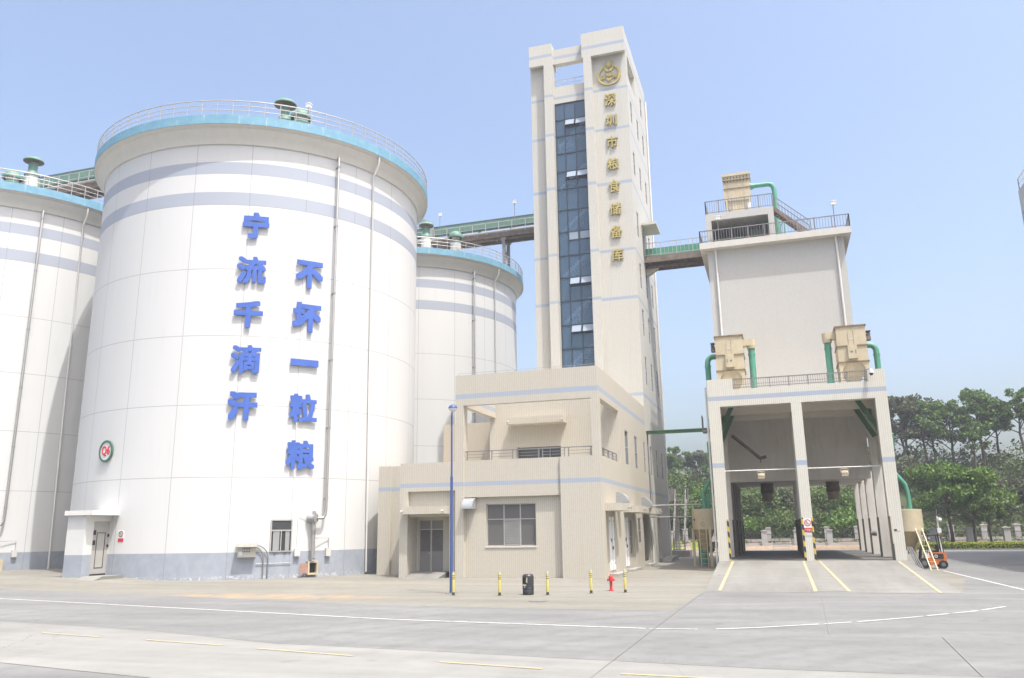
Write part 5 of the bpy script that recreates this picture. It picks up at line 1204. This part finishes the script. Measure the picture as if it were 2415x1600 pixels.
for z in (0.3, 0.8, 1.3): m.bar((7.65 + z * 0.18, y0 + 0.25, z), (7.65 + z * 0.18, y1 - 0.3, z), 0.07)
m.build('mast', M_BLACK, t)
for y in (y0 + 0.3, y1 - 0.4): m = MB(); m.box(6.9, 7.62, y, y + 0.1, 0.08, 0.12); m.build('fork', M_BLACK, t)
m = MB(); m.box(8.9, 8.96, y0 + 0.16, y0 + 0.26, 1.9, 1.98); m.build('beacon', M_ORANGE, t)
t = thing('camera_pole', 'white pole with security camera standing behind the forklift', 'camera pole', (9.3, 57, 0))
m = MB(); m.tube([(9.3, 57, 0), (9.3, 57, 3.0)], [0.07, 0.05], 10); m.build('pole', M_WHITE, t, True)
m = MB(); m.tube([(9.3, 57, 3.0), (9.3, 57, 3.45)], 0.012, 6); m.build('lightning_rod', M_STEEL, t)
m = MB(); m.lathe([(0.001, 0.1), (0.1, 0.06), (0.12, -0.06), (0.06, -0.14), (0.001, -0.15)], 9.42, 56.9, 12, cz=2.82); m.bar((9.3, 57, 2.9), (9.42, 56.9, 2.9), 0.05); m.build('camera_dome', M_WHITE, t, True)
m = MB(); m.box(9.2, 9.42, 56.82, 56.94, 2.0, 2.3); m.build('junction_case', M_WHITE, t)

# ------------------------------------------------------------------ street furniture in front
def bollard_mat():
    t = NT('bollard paint'); x, y, z = t.sep(t.n('ShaderNodeTexCoord').outputs['Object'])
    s = None
    for (a, b) in ((-1, 0.12), (0.62, 0.65), (0.69, 0.72), (0.76, 0.785)):
        v = t.math('MULTIPLY', t.math('GREATER_THAN', z, a), t.math('LESS_THAN', z, b)); s = v if s is None else t.math('ADD', s, v)
    n = t.ramp(t.noise(t.n('ShaderNodeTexCoord').outputs['Object'], 6, 5, 0.6), 0.3, 0.7)
    col = t.mix(s, t.mix(n, (0.40, 0.345, 0.085, 1), (0.48, 0.41, 0.12, 1)), (0.03, 0.03, 0.03, 1))
    col = t.mix(t.math('GREATER_THAN', z, 0.835), col, (0.34, 0.32, 0.28, 1))
    t.l(col, t.p.inputs['Base Color']); t.p.inputs['Roughness'].default_value = 0.5; return t.m
bb = [(-12.79, 31.82), (-10.86, 31.95), (-9.0, 32.39), (-7.47, 33.45), (-6.19, 34.05)]
blab = ['yellow bollard with black rings directly in front of the blue lamp post', 'yellow bollard with black rings between the lamp post and the litter bin', 'yellow bollard with black rings just right of the litter bin', 'yellow bollard with black rings just left of the red hydrant', 'yellow bollard with black rings right of the red hydrant']
t = thing('bollard', blab[0], 'bollard', (0, 0, 0), 'yellow bollards in a row')
m = MB(); m.lathe([(0.055, 0), (0.055, 0.885), (0.045, 0.905), (0.001, 0.91)], 0, 0, 16); m.build('post', bollard_mat(), t, True)
m = MB(); m.lathe([(0.11, 0.0), (0.11, 0.012), (0.05, 0.015)], 0, 0, 16); m.build('base_plate', M_RUST, t, True)
t.location = (*bb[0], 0)
for i in range(1, 5): c_ = copy_tree(t, (*bb[i], 0), blab[i])
# lamp post
t = thing('street_lamp', 'tall slim blue lamp post with single round head', 'street lamp', (-13.27, 32.78, 0))
x, y = -13.27, 32.78
m = MB(); m.tube([(x, y, 0.03), (x, y, 0.6), (x, y, 4.8), (x, y, 4.82), (x + 0.0, y, 7.45)], [0.075, 0.068, 0.06, 0.042, 0.036], 14); m.build('pole', M_LAMPB, t, True)
m = MB(); m.box(x - 0.2, x + 0.2, y - 0.2, y + 0.2, 0, 0.03); m.build('base_plate', M_PALE, t)
m = MB(); m.tube([(x, y, 7.4), (x + 0.02, y - 0.02, 7.62), (x + 0.08, y - 0.1, 7.74)], 0.025, 8); m.build('arm', M_LAMPB, t, True)
m = MB(); m.lathe([(0.001, 0.17), (0.09, 0.16), (0.17, 0.10), (0.20, 0.03), (0.20, 0.0), (0.17, 0.0)], x + 0.1, y - 0.12, 22, cz=7.74); m.build('shade', M_LAMPB, t, True)
m = MB(); m.lathe([(0.185, 0.0), (0.17, -0.07), (0.09, -0.13), (0.001, -0.145)], x + 0.1, y - 0.12, 22, cz=7.74); m.build('lens', M_LENS, t, True)
# bin
t = thing('litter_bin', 'round charcoal plastic litter bin with side opening', 'litter bin', (-9.82, 32.45, 0))
x, y = -9.82, 32.45
m = MB(); N = 36; prof = [(0.20, 0.0), (0.225, 0.03), (0.225, 0.20), (0.215, 0.22)]
m.lathe(prof, x, y, N); m.lathe([(0.225, 0.225), (0.235, 0.24), (0.235, 0.27), (0.228, 0.28)], x, y, N); b_ = m.build('base', M_BIN, t, True)
m = MB()
a0, a1 = radians(-52), radians(12)
m.lathe([(0.228, 0.28), (0.23, 0.46)], x, y, N); m.lathe([(0.23, 0.46), (0.23, 0.68)], x, y, 30, a0=a1, a1=a0 + 2 * pi); m.lathe([(0.23, 0.68), (0.228, 0.72), (0.205, 0.775), (0.16, 0.80), (0.001, 0.81)], x, y, N)
m.build('hood', M_BIN, t, True)
m = MB(); m.lathe([(0.21, 0.3), (0.21, 0.7)], x, y, N); m.build('liner', M_DARK, t, True)
m = MB(); m.quad((x - 0.02, y - 0.232, 0.5), (x + 0.04, y - 0.228, 0.46), (x + 0.045, y - 0.232, 0.68), (x - 0.0, y - 0.236, 0.68)); m.build('opening_lip', M_YEL, t)
m = MB()
for k in range(4):
    a = radians(-42 + k * 12); p = Vector((x + 0.236 * sin(a), y - 0.236 * cos(a), 0.36)); u = Vector((cos(a), sin(a), 0)); m.bar(p - u * 0.016, p + Vector((0, 0, 0.055)), 0.010, 0.006); m.bar(p + u * 0.016, p + Vector((0, 0, 0.055)), 0.010, 0.006); m.bar(p - u * 0.02, p + u * 0.02, 0.010, 0.006)
a = radians(-20); ring(m, Vector((x + 0.234 * sin(a), y - 0.234 * cos(a), 0.315)), Vector((cos(a), sin(a), 0)), Vector((sin(a), -cos(a), 0)), 0.018, 0.03, 0.004, 14)
m.build('white_print', M_WHITE, t)
# hydrant
t = thing('fire_hydrant', 'red fire hydrant with two side outlets near the annex corner', 'fire hydrant', (-6.94, 34.91, 0))
x, y = -6.94, 34.91
m = MB(); m.lathe([(0.11, 0.0), (0.11, 0.03), (0.07, 0.04), (0.062, 0.06), (0.062, 0.38), (0.08, 0.40), (0.085, 0.5), (0.075, 0.54), (0.085, 0.55), (0.085, 0.57), (0.06, 0.61), (0.03, 0.64), (0.03, 0.68), (0.001, 0.685)], x, y, 20); m.build('barrel', M_RED, t, True)
m = MB(); m.lathe([(0.001, -0.16), (0.05, -0.155), (0.05, -0.12), (0.035, -0.11), (0.035, 0.11), (0.05, 0.12), (0.05, 0.155), (0.001, 0.16)], x, y, 14, axis='x', cz=0.45); m.lathe([(0.06, 0.0), (0.07, -0.14), (0.001, -0.15)], x + 0.04, y - 0.02, 14, axis='y', cz=0.42); m.build('outlet', M_RED, t, True)
m = MB(); m.tube([(x - 0.14, y - 0.03, 0.42), (x - 0.12, y - 0.05, 0.33), (x - 0.07, y - 0.06, 0.3)], 0.008, 5); m.build('chain', M_RAILG, t)
m = MB()
for i in range(4): z = 0.14 + i * 0.055; m.box(x - 0.05, x - 0.015, y - 0.066, y - 0.06, z, z + 0.008); m.box(x - 0.05, x - 0.015, y - 0.066, y - 0.06, z + 0.02, z + 0.028); m.box(x - 0.036, x - 0.028, y - 0.066, y - 0.06, z, z + 0.03)
m.build('white_print', M_WHITE, t)
m = MB(); m.lathe([(0.001, 0.006), (0.33, 0.006)], -8.6, 29.6, 24, cz=0.006); rebase(m.build('manhole_cover', M_RAILG), (-8.6, 29.6, 0)); tag(bpy.data.objects['manhole_cover'], 'round dark manhole cover in the concrete before the bollards', 'manhole cover')

# ------------------------------------------------------------------ outside staircase, bins, bits behind
t = thing('outside_staircase', 'grey steel outside staircase behind the tower', 'staircase', (-9.2, 79, 0))
m = MB()
for x in (-9.45, -8.45): m.bar((x, 77.5, 0.5), (x, 81.3, 5.2), 0.08, 0.3)
for i in range(18): f = (i + 0.5) / 18; m.box(-9.42, -8.48, 77.5 + 3.8 * f - 0.12, 77.5 + 3.8 * f + 0.12, 0.5 + 4.7 * f - 0.02, 0.5 + 4.7 * f + 0.02)
m.build('flight', M_STAIRS, t)
m = MB()
for x in (-9.45, -8.45):
    m.bar((x, 77.5, 1.5), (x, 81.3, 6.2), 0.06)
    for i in range(8): f = i / 7; m.bar((x, 77.5 + 3.8 * f, 0.5 + 4.7 * f), (x, 77.5 + 3.8 * f, 1.5 + 4.7 * f), 0.05)
m.build('handrail', M_STAIRS, t)
m = MB(); m.box(-12.5, -8.4, 81.3, 83.0, 5.1, 5.25); m.box(-12.5, -9.5, 81.3, 81.36, 5.25, 6.3); m.build('landing', M_STAIRS, t)
m = MB(); railing(m, [(-9.4, 81.35, 5.25), (-8.4, 81.35, 5.25), (-8.4, 83, 5.25)], 1.05, 0.9, 0, 0.03, 0.25, 0.015); m.build('landing_rail', M_STAIRS, t)
for (x, yy) in ((-9.5, 81.5), (-10.8, 81.5), (-9.9, 82.8)): m = MB(); m.box(x, x + 0.2, yy, yy + 0.2, 0, 5.1); m.build('post', M_CONC, t)
m = MB(); m.box(-9.7, -7.9, 76.3, 80, 0, 0.55); m.build('plinth', M_CONC, t)
m = MB(); m.prism([(66.0, 0), (71.0, 0), (71.0, 0.3), (67.5, 0.3)], 'x', XS + 0.01, XS + 0.7); struct(m.build('kerb_ramp', M_CONC))
for (x, y, lab) in ((-8.6, 84.5, 'lime green plastic crate behind the outside staircase'), (-10.6, 84.2, 'lime green plastic crate left of the outside staircase')):
    m = MB(); m.box(x, x + 1.1, y, y + 0.8, 0.5, 0.56)
    for z in (0.6, 0.8, 1.0): m.box(x, x + 1.1, y, y + 0.05, z, z + 0.14); m.box(x, x + 0.05, y + 0.05, y + 0.8, z, z + 0.14); m.box(x + 1.05, x + 1.1, y + 0.05, y + 0.8, z, z + 0.14)
    m.box(x, x + 0.1, y + 0.001, y + 0.8, 0.0, 0.5); m.box(x + 1, x + 1.1, y + 0.001, y + 0.8, 0.0, 0.5)
    tag(rebase(m.build('crate', M_LIME), (x + 0.5, y + 0.4, 0)), lab, 'crate', 'lime green crates')
m = MB(); m.box(-7.2, -5.0, 88, 90, 0.5, 0.75); m.box(-7.0, -6.3, 88.2, 89.5, 0.75, 1.1)
for x in (-7.1, -5.3):
    for y in (88.1, 89.7): m.lathe([(0.01, 0), (0.3, 0), (0.3, 0.2), (0.01, 0.2)], x + 0.1, y, 14, axis='y', cz=0.3)
tag(rebase(m.build('hand_cart', M_BLACK), (-6.1, 89, 0)), 'low black trailer parked far behind the left tank', 'trailer')
t = thing('step_stand', 'grey metal step stand in front of the boundary fence', 'steps', (-0.1, 93, 0))
m = MB()
for i in range(4): m.box(-0.95, 0.95, 92.6 + i * 0.3, 92.85 + i * 0.3, 0.2 + i * 0.28, 0.25 + i * 0.28)
m.build('tread', M_STEEL, t)
m = MB()
for x in (-0.95, 0.9): m.bar((x, 92.6, 0), (x, 93.8, 1.15), 0.05, 0.12); m.box(x, x + 0.05, 93.7, 93.75, 0, 1.3)
for z in (0.7, 1.0, 1.28): m.box(-0.95, 0.95, 93.7, 93.74, z, z + 0.06)
m.build('frame', M_STEEL, t)

# building out of frame on the right that shades the road
t = thing('right_building', 'tall grey rendered building just entering at the right edge', 'building', (31, 62, 0))
m = MB(); m.box(23.3, 42, 42, 80, 0, 32.1); m.build('wall', tile_mat('right tile', [(28.6, 30.0)], (0.52, 0.49, 0.44, 1), joint=0.1), t)
m = MB(); railing(m, [(23.4, 79.9, 32.1), (23.4, 43, 32.1)], 1.1, 1.5, 1, 0.025); railing(m, [(23.4, 79.9, 32.1), (40, 79.9, 32.1)], 1.1, 1.5, 1, 0.025); m.build('railing', M_RAILW, t)

# ------------------------------------------------------------------ boundary fence
VZ = 0.42
m = MB(); m.add([(-60, 97.6, 0.0), (60, 97.6, 0.0), (60, 98.2, VZ), (-60, 98.2, VZ), (60, 114, 0.75), (-60, 114, 0.75)], [(0, 1, 2, 3), (3, 2, 4, 5)]); struct(m.build('verge', M_SOIL))
P0 = thing('fence_pillar', 'x', 'pillar', (0, 0, 0), 'front row of boundary fence pillars')
m = MB(); m.box(-0.30, 0.30, -0.3, 0.3, 0, 1.62); m.build('shaft', M_PILLAR, P0)
m = MB(); m.box(-0.37, 0.37, -0.37, 0.37, 1.622, 1.70); m.prism([(-0.35, 1.702), (0.35, 1.702), (0.0, 1.78)], 'y', -0.35, 0.35); m.build('cap', M_PILLAR, P0)
PN = thing('fence_panel', 'x', 'fence', (0, 0, 0), 'front row of railed fence panels')
m = MB(); m.box(-1.45, 1.45, -0.12, 0.12, 0, 0.28); m.build('low_wall', M_PILLAR, PN)
m = MB(); m.bar((-1.45, 0, 0.40), (1.45, 0, 0.40), 0.04); m.bar((-1.45, 0, 1.25), (1.45, 0, 1.25), 0.04)
for i in range(22): x = -1.38 + i * 0.1314; m.bar((x, 0, 0.28), (x, 0, 1.4), 0.022)
m.build('pickets', M_DARK, PN)
first = True
names = {}
for row, (yy, zb) in enumerate(((99.6, VZ), (111.5, 0.72))):
    for k in range(-5, 9):
        x = -1.82 + 3.5 * k + (0.35 if row else 0)
        where = 'seen through the left bay' if -1 <= k <= 0 else ('seen through the right bay' if 1 <= k <= 2 else ('right of the loading building' if k > 2 else 'left of the loading building'))
        rl = 'front' if row == 0 else 'rear'
        if first: c_, pn = P0, PN; c_.location = (x, yy, zb); pn.location = (x + 1.75, yy, zb); first = False
        else: c_ = copy_tree(P0, (x, yy, zb)); pn = copy_tree(PN, (x + 1.75, yy, zb))
        c_['label'] = 'pale capped pillar of the %s boundary fence, %s' % (rl, where); c_['group'] = 'pillars of the %s fence %s' % (rl, where)
        pn['label'] = 'dark railed panel on low wall in the %s boundary fence, %s' % (rl, where); pn['group'] = 'panels of the %s fence %s' % (rl, where)

# ------------------------------------------------------------------ hill and planting
def hz(x, y):
    f = min(1, max(0, (y - 113) / 20)); s = f * f * (3 - 2 * f)
    top = 8.2 + 2.4 * min(1, max(0, (x - 4) / 16)) + 1.0 * sin(x * 0.13) + 0.5 * sin(x * 0.41 + 1)
    if x < 0: top = 7.5 + 1.2 * sin(x * 0.1)
    back = min(1, max(0, (y - 140) / 60))
    return 0.7 + top * s - back * 8
m = MB(); gx = [-140 + 7 * i for i in range(41)]; gy = [113 + 2.5 * i for i in range(14)] + [160, 200, 260]
for i in range(len(gx) - 1):
    for j in range(len(gy) - 1):
        a, b, c, d = gx[i], gx[i + 1], gy[j], gy[j + 1]
        m.quad((a, c, hz(a, c)), (b, c, hz(b, c)), (b, d, hz(b, d)), (a, d, hz(a, d)))
struct(m.build('hill', M_HILL, smooth=True))

def leaf(mb, c, s, up=0.35):
    n = Vector((random.gauss(0, 1), random.gauss(0, 1), random.gauss(up, 1))); n.normalize()
    t_ = n.orthogonal().normalized(); b_ = n.cross(t_); a = random.random() * 6.28
    u = (t_ * cos(a) + b_ * sin(a)) * s; v = (b_ * cos(a) - t_ * sin(a)) * s * 0.55
    c = Vector(c)
    mb.add([c - u, c + v - u * 0.1, c + u, c - v + u * 0.1], [(0, 1, 2, 3)])
def clump(mb, c, r, n, s, flat=0.7):
    for _ in range(n):
        while True:
            p = Vector((random.uniform(-1, 1), random.uniform(-1, 1), random.uniform(-1, 1)))
            if 0.2 < p.length < 1: break
        if random.random() < 0.6: p = p.normalized() * random.uniform(0.7, 1.05)
        leaf(mb, (c[0] + p.x * r, c[1] + p.y * r, c[2] + p.z * r * flat), s * random.uniform(0.7, 1.3))
def make_tree(h, spread, crown0, nclump, nleaf, ls, lmat, label, group, limbs=7, lean=0.0, flat=0.6, cr=(0.16, 0.28), umbrella=False):
    t = thing('tree', label, 'tree', (0, 0, 0), group)
    m = MB(); r0 = h * 0.016 + 0.05
    trunk = [Vector((lean * h * (i / 6) ** 1.5 + random.uniform(-0.02, 0.02) * h * (i > 0), random.uniform(-0.015, 0.015) * h * (i > 0), h * 0.9 * i / 6 - 0.3 * (i == 0))) for i in range(7)]
    m.tube(trunk, [r0 * (1.25 - 1.05 * i / 6) for i in range(7)], 8)
    tips = []
    for k in range(limbs):
        f = crown0 + (0.95 - crown0) * (k + 0.5 * random.random()) / limbs; f = min(f, 0.92)
        i = int(f / 0.9 * 6); i = min(i, 5); p = trunk[i].lerp(trunk[i + 1], f / 0.9 * 6 - i) if f < 0.9 else trunk[6]
        a = k * 2.4 + random.uniform(-0.5, 0.5); L = spread * (0.55 + 0.5 * random.random()) * (1.0 if umbrella else (1.15 - 0.55 * (f - crown0) / (1 - crown0)))
        d = Vector((cos(a), sin(a), random.uniform(0.25, 0.8)))
        mid = p + d * L * 0.5 + Vector((0, 0, 0.03 * h)); tip = p + Vector((cos(a), sin(a), d.z + 0.25)) * L
        m.tube([p, mid, tip], [r0 * 0.45, r0 * 0.3, r0 * 0.1], 5); tips += [tip, mid.lerp(tip, 0.5)]
        for q in range(2):
            b = a + random.uniform(-1, 1); tp = mid + Vector((cos(b), sin(b), random.uniform(0.2, 0.9))) * L * 0.45
            m.tube([mid, tp], [r0 * 0.22, r0 * 0.08], 4); tips.append(tp)
    tips.append(trunk[6] + Vector((0, 0, 0.06 * h)))
    m.build('trunk', M_TRUNK, t, True)
    m = MB()
    for k in range(nclump):
        c = random.choice(tips) + Vector((random.gauss(0, 0.12), random.gauss(0, 0.12), random.gauss(0.02, 0.07))) * spread
        clump(m, c, h * random.uniform(*cr) * 0.5, nleaf, ls, flat)
    m.build('crown', lmat, t, fix=False)
    return t
def make_shrub(h, r, n, ls, lmat, label, group):
    t = thing('shrub', label, 'shrub', (0, 0, 0), group)
    m = MB()
    for k in range(7):
        a = k * 0.9; m.tube([(0, 0, -0.2), (cos(a) * r * 0.3, sin(a) * r * 0.3, h * 0.5), (cos(a) * r * 0.6, sin(a) * r * 0.6, h * 0.8)], [0.05, 0.035, 0.015], 4)
    m.build('stem', M_TRUNK, t)
    m = MB()
    for k in range(n):
        a = random.random() * 6.28; q = sqrt(random.random()); zz = random.uniform(0.1, 1.0) * h * (1 - 0.45 * q * q)
        clump(m, (cos(a) * q * r * 0.85, sin(a) * q * r * 0.85, zz * 0.9), r * random.uniform(0.2, 0.36), 36, ls, 0.85)
    m.build('foliage', lmat, t, fix=False)
    return t
# tall trees on the ridge at the right
GR = 'tall trees on the ridge behind the loading building'
TA = make_tree(10.5, 3.3, 0.30, 84, 44, 0.25, L_TALL, 'broad dark green ridge tree, tallest, right of the loading building', GR, 18, 0.03, 0.6, (0.10, 0.19))
TB = make_tree(9.5, 2.8, 0.28, 70, 42, 0.24, L_OLIVE, 'dull olive leaning ridge tree close to the loading building', GR, 16, 0.05, 0.6, (0.10, 0.19))
TC = make_tree(10.5, 2.4, 0.42, 56, 44, 0.24, L_TALL, 'slender ridge tree with bare lower trunk at the right edge', GR, 14, 0.02, 0.6, (0.10, 0.17))
TA.location = (28.3, 131, hz(28.3, 131) - 0.2)
TB.location = (17.6, 128, hz(17.6, 128) - 0.2)
TC.location = (33.2, 130, hz(33.2, 130) - 0.2)
for (src, x, y, s, r, lab) in ((TA, 20.6, 129, 0.86, 1.2, 'rounded green ridge tree second from the loading building'), (TA, 24.4, 130, 0.88, 2.9, 'bushy green ridge tree left of the tallest one'), (TB, 22.3, 132, 0.9, 2.0, 'thin olive ridge tree between two greener ones'),
                               (TC, 26.4, 127, 0.80, 4.0, 'smaller slender ridge tree in front of the tallest one'), (TC, 36.5, 132, 0.9, 1.0, 'slender ridge tree cut by the right edge'), (TA, 15.2, 131, 0.8, 5.0, 'green ridge tree half hidden by the bay column'), (TC, 30.9, 133, 0.82, 2.2, 'slender ridge tree just right of the tallest one'), (TB, 19.0, 133, 0.9, 4.4, 'small olive ridge tree at the back near the bays')):
    copy_tree(src, (x, y, hz(x, y) - 0.2), lab, r, s)
# trees in the gap between tower and loading building
GG = 'trees on the hill seen between tower and loading building'
for (src, x, y, s, r, lab) in ((TB, -21.5, 162, 0.95, 0.5, 'hazy tree top left in the gap beside the tower'), (TC, -18.5, 160, 1.0, 1.7, 'tallest hazy tree in the gap beside the tower'), (TB, -16.0, 163, 0.95, 3.1, 'hazy tree in the middle of the gap beside the tower'), (TB, -13.6, 161, 0.95, 2.2, 'hazy tree next to the loading building in the gap'), (TC, -11.6, 160, 0.85, 0.2, 'hazy tree partly behind the loading building in the gap')):
    c_ = copy_tree(src, (x, y, 6.8), lab, r, s); c_['group'] = GG
# near bright tree by the hedge
TN = make_tree(7.6, 3.4, 0.30, 95, 60, 0.20, L_BRIGHT, 'bright green leafy tree with forked trunk behind the hedge', 'x', 13, 0.0, 0.65, (0.16, 0.26))
del TN['group']
TN.location = (17.3, 98.6, VZ)
c_ = copy_tree(TN, (19.9, 100.6, VZ), 'green leafy tree right behind the forked one at the hedge', 2.0, 0.95)
TY = make_tree(4.4, 1.5, 0.45, 26, 50, 0.15, L_SHRUB, 'young staked tree with grey green leaves by the hedge', 'x', 8, 0.0, 0.7, (0.16, 0.26)); del TY['group']; TY.location = (20.6, 97.0, 0.2)
# shrubs and thickets on the slope
GS = 'bushes on the slope behind the boundary fence'
SH1 = make_shrub(4.6, 3.4, 60, 0.21, L_SHRUB, 'large rounded green bush seen through the left bay', GS)
SH2 = make_shrub(3.4, 2.8, 50, 0.20, L_BRIGHT, 'bright green bush on the slope right of the loading building', GS)
SH3 = make_shrub(3.8, 3.0, 46, 0.21, L_OLIVE, 'brownish olive bush seen through the right bay', GS)
SH1.location = (-0.6, 115.5, 0.8); SH2.location = (15.5, 117, 1.0); SH3.location = (4.0, 118, 1.6)
lst = [(SH2, -3.6, 116.0, 0.9, 'bright bush at the left edge of the left bay'), (SH1, 2.6, 117.5, 0.95, 'green bush low behind the middle column'), (SH2, 7.6, 116.5, 1.1, 'bright spreading bush at the right of the right bay'), (SH1, 6.0, 121, 1.05, 'tall green bush higher up in the right bay'), (SH1, -2.2, 122, 1.15, 'dark bush high up in the left bay'), (SH3, 0.8, 122, 1.0, 'olive bush above the round bush in the left bay'),
       (SH2, 9.6, 120.5, 1.05, 'bright bush behind the right bay column'), (SH1, 20.5, 121, 1.1, 'dark green bush above the leafy tree'), (SH1, 25.6, 120, 1.2, 'dark green bush right of the leafy tree'), (SH3, 30.0, 122, 1.2, 'brown green bush below the slender ridge tree'), (SH1, 34.0, 119, 1.15, 'dark bush on the slope at the right edge'), (SH3, 17.5, 125, 1.0, 'olive bush below the ridge trees near the bays'),
       (SH2, -9.5, 118, 1.0, 'bright bush behind the left tank'), (SH1, -12.0, 119, 1.15, 'dark bush behind the outside staircase'), (SH1, -15.0, 122, 1.2, 'dark bush beside the tower edge'), (SH2, -10.6, 125, 1.2, 'bright bush higher up above the left tank'), (SH1, -13.6, 128, 1.3, 'dense bush near the top of the gap'), (SH1, -8.2, 128, 1.2, 'dense bush beside the loading building in the gap'), (SH3, -6.6, 118, 0.9, 'olive bush low behind the left tank')]
for (src, x, y, s, lab) in lst:
    c_ = copy_tree(src, (x, y, hz(x, y) - 0.1), lab, random.random() * 6.28, s)
# undergrowth: one mass
m = MB()
for k in range(90):
    x = 12 + 24 * random.random() ** 1.9; y = random.uniform(124, 133); r = random.uniform(0.9, 1.8)
    clump(m, (x, y, hz(x, y) + random.uniform(0.3, 3.4)), r, 34, 0.24, 0.8)
for k in range(620):
    x = random.uniform(-30, 44); y = random.uniform(113.5, 136); r = random.uniform(0.8, 1.7)
    clump(m, (x, y, hz(x, y) + r * random.uniform(0.1, 0.6)), r, 34, 0.24, 0.8)
for k in range(150):
    x = random.uniform(-30, -4); y = random.uniform(134, 150); r = random.uniform(1.2, 2.2)
    clump(m, (x, y, hz(x, min(y, 138)) + r * random.uniform(0.2, 1.2)), r, 40, 0.28, 0.8)
struct(m.build('undergrowth', L_HILL, fix=False), 'stuff')
m = MB()
for k in range(190):
    x = random.uniform(-30, 34); y = random.uniform(100.4, 113); r = random.uniform(0.2, 0.55)
    clump(m, (x, y, VZ + 0.1 + r * 0.6), r, 12, 0.14, 0.9)
struct(m.build('ground_cover', L_SHRUB, fix=False), 'stuff')
# hedge
t = thing('hedge', 'low clipped yellow green hedge along the far kerb', 'hedge', (30, 93.6, 0))
m = MB()
for k in range(9000):
    x = random.uniform(11.3, 40); y = 92.9 + random.random() * 1.4; z = random.random() * 0.62
    q = random.random()
    if q < 0.45: y = 92.9 + random.uniform(-0.05, 0.08)
    elif q < 0.85: z = 0.62 + random.uniform(-0.06, 0.07)
    leaf(m, (x, y + 0.02 * (x - 15), z + 0.06), 0.085)
m.build('foliage', L_HEDGE, t, fix=False)
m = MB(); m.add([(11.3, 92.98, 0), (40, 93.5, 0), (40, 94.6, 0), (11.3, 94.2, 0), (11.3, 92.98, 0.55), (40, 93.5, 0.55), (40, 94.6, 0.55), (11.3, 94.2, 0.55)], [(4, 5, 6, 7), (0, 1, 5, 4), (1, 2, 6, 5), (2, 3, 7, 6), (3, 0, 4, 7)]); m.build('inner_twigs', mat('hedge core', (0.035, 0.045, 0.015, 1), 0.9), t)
m = MB(); m.add([(11.2, 92.5, 0), (40, 92.98, 0), (40, 93.2, 0), (11.2, 92.72, 0), (11.2, 92.5, 0.13), (40, 92.98, 0.13), (40, 93.2, 0.13), (11.2, 92.72, 0.13)], [(4, 5, 6, 7), (0, 1, 5, 4), (3, 0, 4, 7)]); struct(m.build('kerb', M_PALE))
m = MB(); m.add([(11.2, 94.3, 0.0), (45, 94.8, 0.0), (45, 98.0, 0.36), (11.2, 97.9, 0.36)], [(0, 1, 2, 3)]); struct(m.build('grass_bank', M_HILL))

# ------------------------------------------------------------------ haze
hm = bpy.data.materials.new('haze'); hm.use_nodes = True
for n_ in list(hm.node_tree.nodes):
    if n_.type == 'BSDF_PRINCIPLED': hm.node_tree.nodes.remove(n_)
hv = hm.node_tree.nodes.new('ShaderNodeVolumePrincipled')
hv.inputs['Color'].default_value = (0.88, 0.93, 1.0, 1)
hv.inputs['Density'].default_value = 0.0008
hv.inputs['Anisotropy'].default_value = 0.2
hm.node_tree.links.new(hv.outputs[0], hm.node_tree.nodes['Material Output'].inputs['Volume'])
m = MB(); m.box(-100, 75, -30, 215, -11, 50)
struct(m.build('haze', hm), 'stuff')

for o in COL.objects:
    if '_w' in o: del o['_w']
